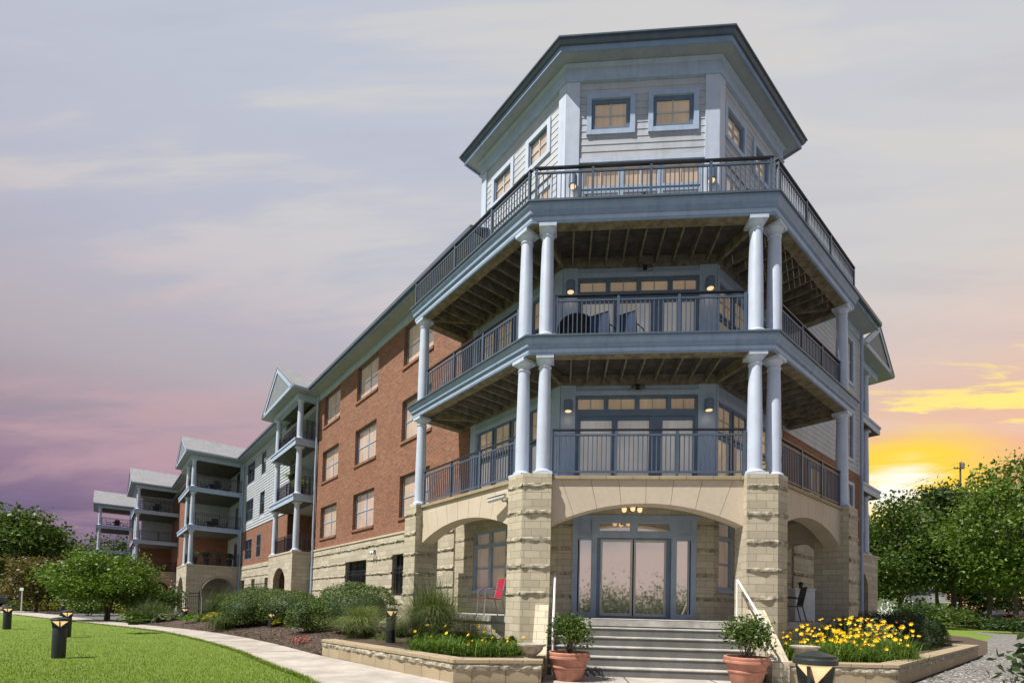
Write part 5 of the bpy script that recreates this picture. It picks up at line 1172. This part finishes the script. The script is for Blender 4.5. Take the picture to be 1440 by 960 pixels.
c = bedpt(422, 903); t = thing('red_perennial', c, 'small red leaved plant at the corner of the planter wall', 'plant'); V, Fq = leaf_quads(np.array(c)+rng.normal(size=(70, 3))*np.array((.13, .13, .05))+np.array((0, 0, .08)), .07); np_mesh('leaves', V, Fq, 'petal_red', t); b = MB(); b.tube(c, (c[0], c[1], c[2]+.1), .01); b.build('stem', 'bark', t)
# left planter: daylilies and salvia by the pier
ll = 'daylily clump with a few yellow flowers in the left planter'
for i, (px, py, nf) in enumerate(((632, 915, 3), (652, 921, 5), (674, 922, 5), (698, 922, 5), (721, 920, 4), (664, 908, 5), (688, 908, 6), (710, 907, 6), (645, 904, 4), (730, 908, 4), (612, 918, 2), (600, 912, 2), (622, 905, 3), (640, 920, 3), (590, 917, 1))):
    q = on_z(px, py, ZP-.06); lily((q[0], q[1], ZP-.06), ll, max(1, nf//2), .8, 'daylilies in the left planter')
for px, py, rx, rz, lb in ((735, 889, .34, .55, 'leafy perennial against the left stone pier above the urn'), (700, 889, .34, .35, 'low leafy perennial under the red patio chair'), (660, 890, .4, .3, 'low leafy perennial beside the tallest grass'), (626, 912, .26, .3, 'leafy perennial among the left daylilies nearest the tallest grass'), (684, 914, .26, .34, 'leafy perennial in the middle of the left daylilies'), (716, 914, .24, .3, 'leafy perennial among the left daylilies nearest the stone urn')):
    q = on_z(px, py, ZP-.06); c = (q[0], q[1], ZP-.06); t = thing('garden_perennial', c, lb, 'plant', 'perennials in the left planter'); leafy('foliage', c, rx, rz, 700, .085, 'leaf_tree', t, 8, lumps=9)
lr = 'daylily clump crowded with yellow flowers in the right planter'
k_ = 0
for d, xs, fh in ((10.45, (1120, 1143, 1166, 1188, 1210, 1232), .50), (10.9, (1112, 1134, 1156, 1178, 1200, 1222, 1244, 1262), .58), (11.5, (1150, 1172, 1194, 1216, 1238, 1258, 1274), .64), (12.2, (1168, 1190, 1214, 1240), .68)):
    for px in xs:
        q = at(px+rng.normal()*3, 920, d+rng.normal()*.12); lily((q[0], q[1], ZP-.06), lr, 9, 1.05, 'daylilies in the right planter', fl_h=fh)
q = at(1208, 893, 13.0); c = (q[0], q[1], ZP-.06); t = thing('rose_bush', c, 'loose rose bush behind the yellow daylilies of the right planter', 'shrub'); leafy('foliage', c, .85, .95, 2600, .085, 'leaf_grey', t, 14, lumps=20, spread=.36)
P_ = np.array(c)+rng.normal(size=(26, 3))*np.array((.55, .55, .2))+np.array((0, 0, .7)); V, Fq = leaf_quads(P_, .07); np_mesh('blossoms', V, Fq, 'petal_red', t)
for px, py, d, rx, ry, rz, lb in ((1226, 872, 17.5, .9, .8, .85, 'dark clipped hedge shrub against the right wing wall'), (1268, 884, 15.5, .95, .85, .85, 'largest dark clipped hedge shrub right of the right wing'), (1306, 884, 17.5, .55, .55, .7, 'lighter clipped shrub at the right end of the hedge shrubs')):
    q = at(px, py, d); box_shrub((q[0], q[1], G), rx, ry, rz*1.05, lb, 'leaf_hedge' if px < 1300 else 'leaf_box', 9000, .042, 'hedge_shrub', group='hedge shrubs by the right wing')
for px, py, d, lb in ((1322, 893, 14.8, 'low golden shrub where the mulch meets the gravel'),):
    q = at(px, py, d); c = (q[0], q[1], G); t = thing('golden_shrub', c, lb, 'shrub'); leafy('foliage', c, .45, .4, 700, .07, 'leaf_gold', t, 8, lumps=9)
q = at(1432, 955, 5.2); c = (q[0]+.1, q[1], G); t = thing('garden_sapling', c, 'near dark leafy sapling cut off by the right edge of the picture', 'sapling'); leafy('foliage', c, .34, 1.15, 260, .10, 'leaf_dark', t, 12, z0=.1, lumps=12, spread=.4)
# ================================================================== TREES
def tree(px, py, d, h, cr, label, mt='leaf_tree', n=9000, leaf=.2, cb=.25, trunk=.16, name='broadleaf_tree', flat=1., lumps=34, group=None, seed=1, zb_=G, lean=0., stems=1):
    g = np.random.default_rng(seed); q = at(px, py, d); c = np.array((q[0], q[1], zb_)); t = thing(name, tuple(c), label, 'tree', group)
    z0 = h*cb; ch = h-z0; cl = []
    while len(cl) < lumps:
        v = g.normal(size=3); v /= np.linalg.norm(v); r = .45+.55*g.random()**.6
        p = np.array((v[0]*cr*r, v[1]*cr*r, z0+ch*.5+v[2]*ch*.5*r*.92)); k = 1-.35*max(0, (p[2]-z0)/ch-.6)
        p[:2] *= k; p[0] += lean*p[2]; cl.append(p)
    cl = np.array(cl); b = MB(); fk = np.array((lean*h*.4, 0, z0+ch*.28))
    for s_ in range(stems):
        off = np.array((math.cos(s_*2.4), math.sin(s_*2.4), 0))*(.35 if stems > 1 else 0); prev = c+off*.3-np.array((0, 0, .1)); r0 = trunk
        for k in range(1, 6):
            nx = c+fk*k/5*np.array((1, 1, 1))+off*(k/5)*1.2+g.normal(size=3)*np.array((.05, .05, 0))*h*.08; b.tube(prev, nx, r0*(1-.12*k+.12), r0*(1-.12*k), 9, cap=False); prev = nx
    b.build('trunk', 'bark', t, smooth=60)
    b = MB()
    for p in cl[::2]:
        st = c+fk*(.75+.5*g.random()); mid = (st+c+p)/2+np.array((0, 0, .08*h))*g.random(); b.tube(st, mid, trunk*.36, trunk*.22, 6, cap=False); b.tube(mid, c+p, trunk*.22, trunk*.06, 5, cap=False)
    b.build('limbs', 'bark', t, smooth=60)
    sub = cl[g.integers(0, lumps, n)]; rad = cr*(.17+.12*g.random((n, 1))); tw = cl[g.integers(0, lumps, n)]; kk = (g.random((n, 1))**2)*.18
    P_ = sub*(1-kk)+tw*kk+np.clip(g.normal(size=(n, 3)), -1.7, 1.7)*rad*np.array((1, 1, .62*flat)); P_[:, 2] = np.maximum(P_[:, 2], z0*.55); V, Fq = leaf_quads(P_+c, leaf, up=.35, asp=.62); np_mesh('crown', V, Fq, mt, t)
tree(14, 868, 46, 9.2, 3.9, 'large dark green tree at the far left edge of the lawn', n=14000, leaf=.34, cb=.3, trunk=.28, seed=3, lumps=44)
tree(150, 872, 29, 4.0, 2.5, 'low spreading bright green tree over the bollard by the path', 'leaf_bright', 17000, .16, .18, .09, 'spreading_tree', .8, 44, seed=5, stems=3)
tree(50, 866, 40, 4.6, 2.3, 'drooping bronze and grey leaved tree behind the lawn', 'bronze', 7000, .24, .15, .12, 'weeping_tree', seed=8)
GT = 'trees beyond the road on the left'
for i, (px, d, h, cr, mt, lb) in enumerate(((100, 75, 9.5, 4, 'leaf_dark', 'slim dark tree behind the black street lamp'), (150, 95, 13.5, 6, 'leaf_tree', 'green tree showing under the roof of the farthest porch'), (188, 95, 12.5, 5, 'leaf_dark', 'dark tree behind the columns of the farthest porch'), (-20, 70, 8, 5, 'leaf_tree', 'tree behind the far left tree at the picture edge'), (40, 80, 7.5, 5, 'leaf_dark', 'low dark tree behind the drooping bronze tree'), (75, 90, 9, 5, 'leaf_dark', 'dark tree between the bronze tree and the street lamp'), (120, 85, 7, 5, 'leaf_dark', 'low dark tree behind the spreading tree'))):
    tree(px, 862, d, h, cr, lb, mt, 6000, .5, .15, .22, seed=20+i, group=GT)
c = at(222, 862, 36); 
for k, (px, py, d, rx, rz, mt, lb, fl) in enumerate(((228, 868, 33, 1.5, 2.2, 'leaf_tree', 'leafy shrub with red blossoms in front of the second gabled porch', 'petal_red'), (200, 866, 35, 1.5, 1.9, 'leaf_dark', 'dark leafy shrub between the spreading tree and the iron fence', None), (215, 872, 29, .9, 1.2, 'leaf_tree', 'round green shrub in front of the iron fence', None))):
    q = at(px, py, d); c = (q[0], q[1], G+.05); t = thing('flowering_shrub' if fl else 'garden_shrub', c, lb, 'shrub'); leafy('foliage', c, rx, rz, 2400, .17, mt, t, 12, lumps=20, spread=.38)
    if fl:
        P_ = np.array(c)+rng.normal(size=(60, 3))*np.array((.8, .8, .2))+np.array((0, 0, rz*1.02)); V, Fq = leaf_quads(P_, .15); np_mesh('flowers', V, Fq, fl, t)
for px, py, d, rx, lb in ((172, 866, 38, 1.6, 'golden mounded shrub behind the bollard under the spreading tree'), (62, 864, 44, 1.8, 'yellow-green mounded shrub left of the parked silver car'), (38, 864, 44, 1.4, 'yellow-green mounded shrub beside the white sign post'), (125, 868, 36, 1.2, 'dark green mounded shrub beside the path end')):
    q = at(px, py, d); box_shrub((q[0], q[1], G), rx, rx*.8, .62, lb, 'leaf_gold' if px in (172, 62) else 'leaf_bright', 1800, .14, 'mounded_shrub', group='mounded shrubs by the road')
# right-hand trees
def rtree(px, py, d, top, cr, label, mt, n, leaf, cb, trunk, seed, name='broadleaf_tree', group=None, lumps=44):
    q = at(px, py, d); z0 = bank_z(q[0], q[1]); zt = CAM[2]+(866-top)*d/F_PX
    tree(px, py, d, (zt-z0)*1.09, cr, label, mt, n, leaf, cb, trunk, name, seed=seed, zb_=z0, group=group, lumps=lumps)
rtree(1265, 866, 60, 702, 5.6, 'broad dark tree nearest the right wing of the building', 'leaf_tree', 17000, .40, .12, .3, 41, lumps=54)
rtree(1318, 866, 74, 694, 6.4, 'dark tree between the wing-side tree and the utility pole', 'leaf_dark', 14000, .5, .12, .3, 42)
rtree(1341, 866, 57, 735, 3.6, 'slim tree with a bare dark trunk beside the right lawn', 'leaf_tree', 9000, .36, .38, .32, 43)
rtree(1428, 866, 48, 646, 5.0, 'bright sunlit tree at the right edge of the picture', 'leaf_mid', 16000, .36, .10, .25, 44, lumps=50)
rtree(1392, 866, 68, 690, 5.0, 'tall tree behind the bright tree at the right edge', 'leaf_tree', 11000, .44, .12, .3, 45)
rtree(1500, 866, 54, 660, 6.0, 'tree half outside the right edge of the picture', 'leaf_tree', 9000, .4, .15, .3, 46)
for i, (px, d, tp, lb) in enumerate(((1240, 92, 735, 'far dark tree seen beside the corner of the right wing'), (1290, 96, 728, 'far tree behind the white house'), (1350, 98, 715, 'far dark tree behind the utility pole'), (1420, 90, 728, 'far dark tree behind the parked cars on the right'), (1385, 104, 735, 'farthest low tree between pole and right edge'))):
    rtree(px, 866, d, tp, 7, lb, 'leaf_dark', 6500, .7, .06, .3, 60+i, group='far trees on the right')
for i, (px, d, rx, rz, lb) in enumerate(((1360, 52, 2.2, 1.6, 'dark understorey shrub beside the slim tree trunk'), (1395, 50, 2.4, 1.3, 'leafy shrub at the edge of the right lawn'), (1428, 44, 2.6, 1.5, 'broad leaved shrub below the bright right-hand tree'), (1308, 54, 2.4, 2.2, 'dark shrub behind the hedge shrubs'), (1282, 52, 2.6, 2.6, 'tall dark shrub under the broad tree nearest the wing'), (1332, 50, 2.6, 2.2, 'spreading shrub at the foot of the slim tree'))):
    q = at(px, 872, d); c = (q[0], q[1], bank_z(q[0], q[1])); t = thing('understorey_shrub', c, lb, 'shrub', 'shrubs along the right lawn'); leafy('foliage', c, rx, rz, 2200, .24, ('leaf_dark', 'leaf_tree')[i % 2], t, 10, lumps=18, spread=.4)
# woodland across the lawn behind the photographer, mirrored in the door glass
wv = []
for k in range(60):
    x = -60+2*k+rng.normal()*1.5; cy = -42+rng.normal()*3; hh = 2.0+1.8*rng.random()
    wv.append(np.column_stack([rng.normal(size=1500)*1.5+x, rng.normal(size=1500)*1.2+cy, G+np.abs(rng.normal(size=1500))*.5*hh+.1]))
V, Fq = leaf_quads(np.concatenate(wv), .3, up=.35); tag(np_mesh('woodland', V, Fq, 'leaf_tree'), 'line of green trees and bushes mirrored in the entrance glass', 'woodland', kind='stuff')
# ================================================================== FENCE, POLES, HOUSE, CARS
def iron_fence(p, q, label, h=1.5):
    p = np.array(p[:2]); q = np.array(q[:2]); L_ = float(np.hypot(*(q-p))); d = (q-p)/L_; F = Frame(p, d, (-d[1], d[0])); t = thing('iron_fence', (*p, G), label, 'fence', 'black iron fences by the porch')
    b = MB(); b.box(F, 0, L_, -.02, .02, G+h-.1, G+h-.06); b.box(F, 0, L_, -.02, .02, G+.25, G+.29); b.box(F, 0, L_, -.02, .02, G+h-.32, G+h-.28); b.build('rail', 'black_metal', t)
    b = MB()
    for a in np.arange(.12, L_-.08, .13): b.box(F, a-.011, a+.011, -.011, .011, G+.05, G+h)
    b.build('pickets', 'black_metal', t)
    for a in (0, L_):
        b = MB(); b.box(F, a-.045, a+.045, -.045, .045, G, G+h+.1); b.lathe((*F.P(a, 0, 0)[:2], G+h+.1), [(.055, 0), (.055, .03), (.005, .1)], 8); b.build('post', 'black_metal', t)
fa = FL.P(38.0, -1.2, 0); fb = FL.P(37.8, -3.6, 0); fc = FL.P(52, -6.2, 0)
iron_fence(fa, fb, 'short run of black iron fence with a gate post beside the second porch base', 1.9); iron_fence(fb, fc, 'long black iron picket fence running left behind the shrubs', 1.7)
q = at(1352, 862, 73); t = thing('utility_pole', (q[0], q[1], G), 'dark utility pole with a crossarm rising above the right-hand trees', 'utility pole')
ptop = 23.2; b = MB(); b.tube((q[0], q[1], G-.2), (q[0], q[1], ptop), .15, .11, 10); b.build('pole', 'bark', t)
b = MB(); b.box(FF, q[0]-1.0, q[0]+.35, q[1]-.18, q[1]-.10, ptop-1.0, ptop-.85); b.build('crossarm', 'bark', t)
b = MB(); b.lathe((q[0]+.15, q[1]-.3, ptop-.95), [(.16, 0), (.2, .05), (.2, .75), (.1, .85)], 10); b.build('transformer', 'grey_roof', t)
for k, (dx_, dz_) in enumerate(((-.95, -.8), (-.5, -.8), (.1, 0))):
    b = MB(); b.lathe((q[0]+dx_, q[1]-.14, ptop+dz_-.05), [(.05, 0), (.07, .1), (.03, .2)], 8); b.build('insulator', 'grey_roof', t)
    b = MB(); pr = None
    for s_ in np.linspace(0, 1, 14):
        c = np.array((q[0]+dx_+s_*-9, q[1]-.14+s_*38, ptop+dz_+.1-4*1.4*s_*(1-s_)))
        if pr is not None: b.tube(pr, c, .011, seg=4, cap=False)
        pr = c
    b.build('wire', 'black_metal', t)
q = at(96, 862, 62); t = thing('street_lamp', (q[0], q[1], G), 'slim black street lamp rising between the left-hand trees', 'street lamp'); b = MB(); b.tube((q[0], q[1], G), (q[0], q[1], 6.6), .1, .07, 10); b.build('pole', 'black_metal', t); b = MB(); b.lathe((q[0], q[1], 6.6), [(.1, 0), (.25, .05), (.28, .35), (.1, .5)], 12); b.build('lantern', 'black_metal', t)
q = at(29.5, 863, 37); t = thing('sign_post', (q[0], q[1], G), 'thin white sign post with a small blank plate by the kerb', 'sign'); b = MB(); b.tube((q[0], q[1], G), (q[0], q[1], G+1.75), .035, seg=8); b.build('post', 'white_paint', t); b = MB(); b.cbox((q[0], q[1]-.05, G+1.8), .3, .03, .22); b.build('plate', 'white_paint', t)
def car(px, py, d, rz, label, mt):
    q = at(px, py, d); q[2] = bank_z(q[0], q[1]) if px > 700 else G; t = thing('parked_car', (q[0], q[1], q[2]), label, 'car', 'parked cars'); t.rotation_euler = (0, 0, rz); ORG[t.name] = (0, 0, 0)
    low = [(-2.2, .32), (-2.25, .6), (-2.1, .88), (-1.1, .98), (1.55, 1.0), (2.15, .92), (2.25, .6), (2.2, .32)]; b = MB()
    A = [b.pt((x, -.88, z)) for x, z in low]; C = [b.pt((x, .88, z)) for x, z in low]; b.f += [A, C[::-1]]; b.mi += [0, 0]
    for i in range(8): b.f.append([A[i], A[(i+1) % 8], C[(i+1) % 8], C[i]]); b.mi.append(0)
    b.build('body', mt, t, bevel=.09)
    cab = [(-1.15, .97, .82), (-.45, 1.42, .66), (.75, 1.46, .66), (1.6, .98, .82)]; b = MB(); A = [b.pt((x, -w_, z)) for x, z, w_ in cab]; C = [b.pt((x, w_, z)) for x, z, w_ in cab]; b.f += [A, C[::-1]]; b.mi += [0, 0]
    for i in range(4): b.f.append([A[i], A[(i+1) % 4], C[(i+1) % 4], C[i]]); b.mi.append(0)
    b.build('cabin_glass', 'car_glass', t, bevel=.04); b = MB(); b.cbox((.15, 0, 1.47), 1.25, 1.3, .05); b.build('roof_panel', mt, t, bevel=.02)
    for x in (-1.35, 1.35):
        for y in (-.82, .82):
            b = MB(); b.tube((x, y-.1, .33), (x, y+.1, .33), .33, seg=20); w_ = b.build('wheel', 'tyre', t); b = MB(); s_ = 1 if y > 0 else -1; b.tube((x, y+s_*.09, .33), (x, y+s_*.115, .33), .2, seg=14); b.build('rim', 'steel', w_)
    for y in (-.62, .62): b = MB(); b.cbox((-2.2, y, .72), .12, .3, .13); b.build('headlight', 'white_plastic', t)
car(98, 860, 52, R_(8), 'silver parked car behind the farthest bollard on the left', 'car_silver'); car(8, 859, 56, R_(12), 'black parked car behind the bollard at the far left edge', 'car_black')
car(1398, 866, 72, R_(20), 'silver parked car glimpsed under the trees on the right', 'car_silver'); car(1436, 866, 70, R_(20), 'red parked car glimpsed at the right edge under the trees', 'car_red')
def house(px, d, w_, dp, h, label):
    q = at(px, 866, d); G = bank_z(q[0], q[1]); t = thing('white_house', (q[0], q[1], G), label, 'house'); F = Frame(q[:2], (math.cos(.3), math.sin(.3)), (-math.sin(.3), math.cos(.3))); hs = [(-w_/2+1+i*2.2, -w_/2+2.1+i*2.2, G+1.2+j*3, G+2.8+j*3) for i in range(int((w_-1)/2.2)) for j in range(2) if h > 4.5 or j == 0]
    b = MB(); rect_wall(b, F, 0, -w_/2, w_/2, G, G+h, hs, .15); b.box(F, -w_/2, w_/2, .3, dp, G, G+h); lap_siding(b, F, -.01, -w_/2, w_/2, G, G+h, hs, .25); b.build('wall', 'white_paint', t)
    for x0, x1, z0, z1 in hs: b = MB(); b.box(F, x0, x1, .1, .16, z0, z1); b.build('window', 'pane_dark', t)
    b = MB(); z = G+h
    for n0, n1 in ((-.4, dp/2), (dp+.4, dp/2)): b.poly([F.P(-w_/2-.3, n0, z), F.P(w_/2+.3, n0, z), F.P(w_/2+.3, n1, z+2.2), F.P(-w_/2-.3, n1, z+2.2)])
    b.build('roof', 'grey_roof', t)
    b = MB(); b.box(F, -w_/2, w_/2, -2, -.02, G+2.7, G+2.95); b.build('porch_roof', 'white_paint', t)
    for x in np.linspace(-w_/2+.2, w_/2-.2, 4): b = MB(); b.box(F, x-.1, x+.1, -1.9, -1.7, G, G+2.7); b.build('porch_post', 'white_paint', t)
house(1300, 88, 10, 9, 4.0, 'small white house with a porch behind the right-hand trees')

wv = []
for k in range(46):
    q = at(1215+k*9, 866, 108+rng.normal()*4); z0 = bank_z(q[0], q[1]); m_ = 320; wv.append(np.column_stack([q[0]+rng.normal(size=m_)*2.2, q[1]+rng.normal(size=m_)*1.5, z0+np.abs(rng.normal(size=m_))*(1.8+1.6*rng.random())]))
V, Fq = leaf_quads(np.concatenate(wv), .6, up=.35); tag(np_mesh('hedgerow', V, Fq, 'leaf_dark'), 'far dark hedgerow under the trees on the right', 'hedgerow', kind='stuff')
wv = []
for k in range(40):
    q = at(-90+k*9, 860, 100+rng.normal()*4); m_ = 320; wv.append(np.column_stack([q[0]+rng.normal(size=m_)*2.2, q[1]+rng.normal(size=m_)*1.5, G+np.abs(rng.normal(size=m_))*(1.8+1.6*rng.random())]))
V, Fq = leaf_quads(np.concatenate(wv), .6, up=.35); tag(np_mesh('hedgerow', V, Fq, 'leaf_dark'), 'far dark hedgerow beyond the road on the left', 'hedgerow', kind='stuff')
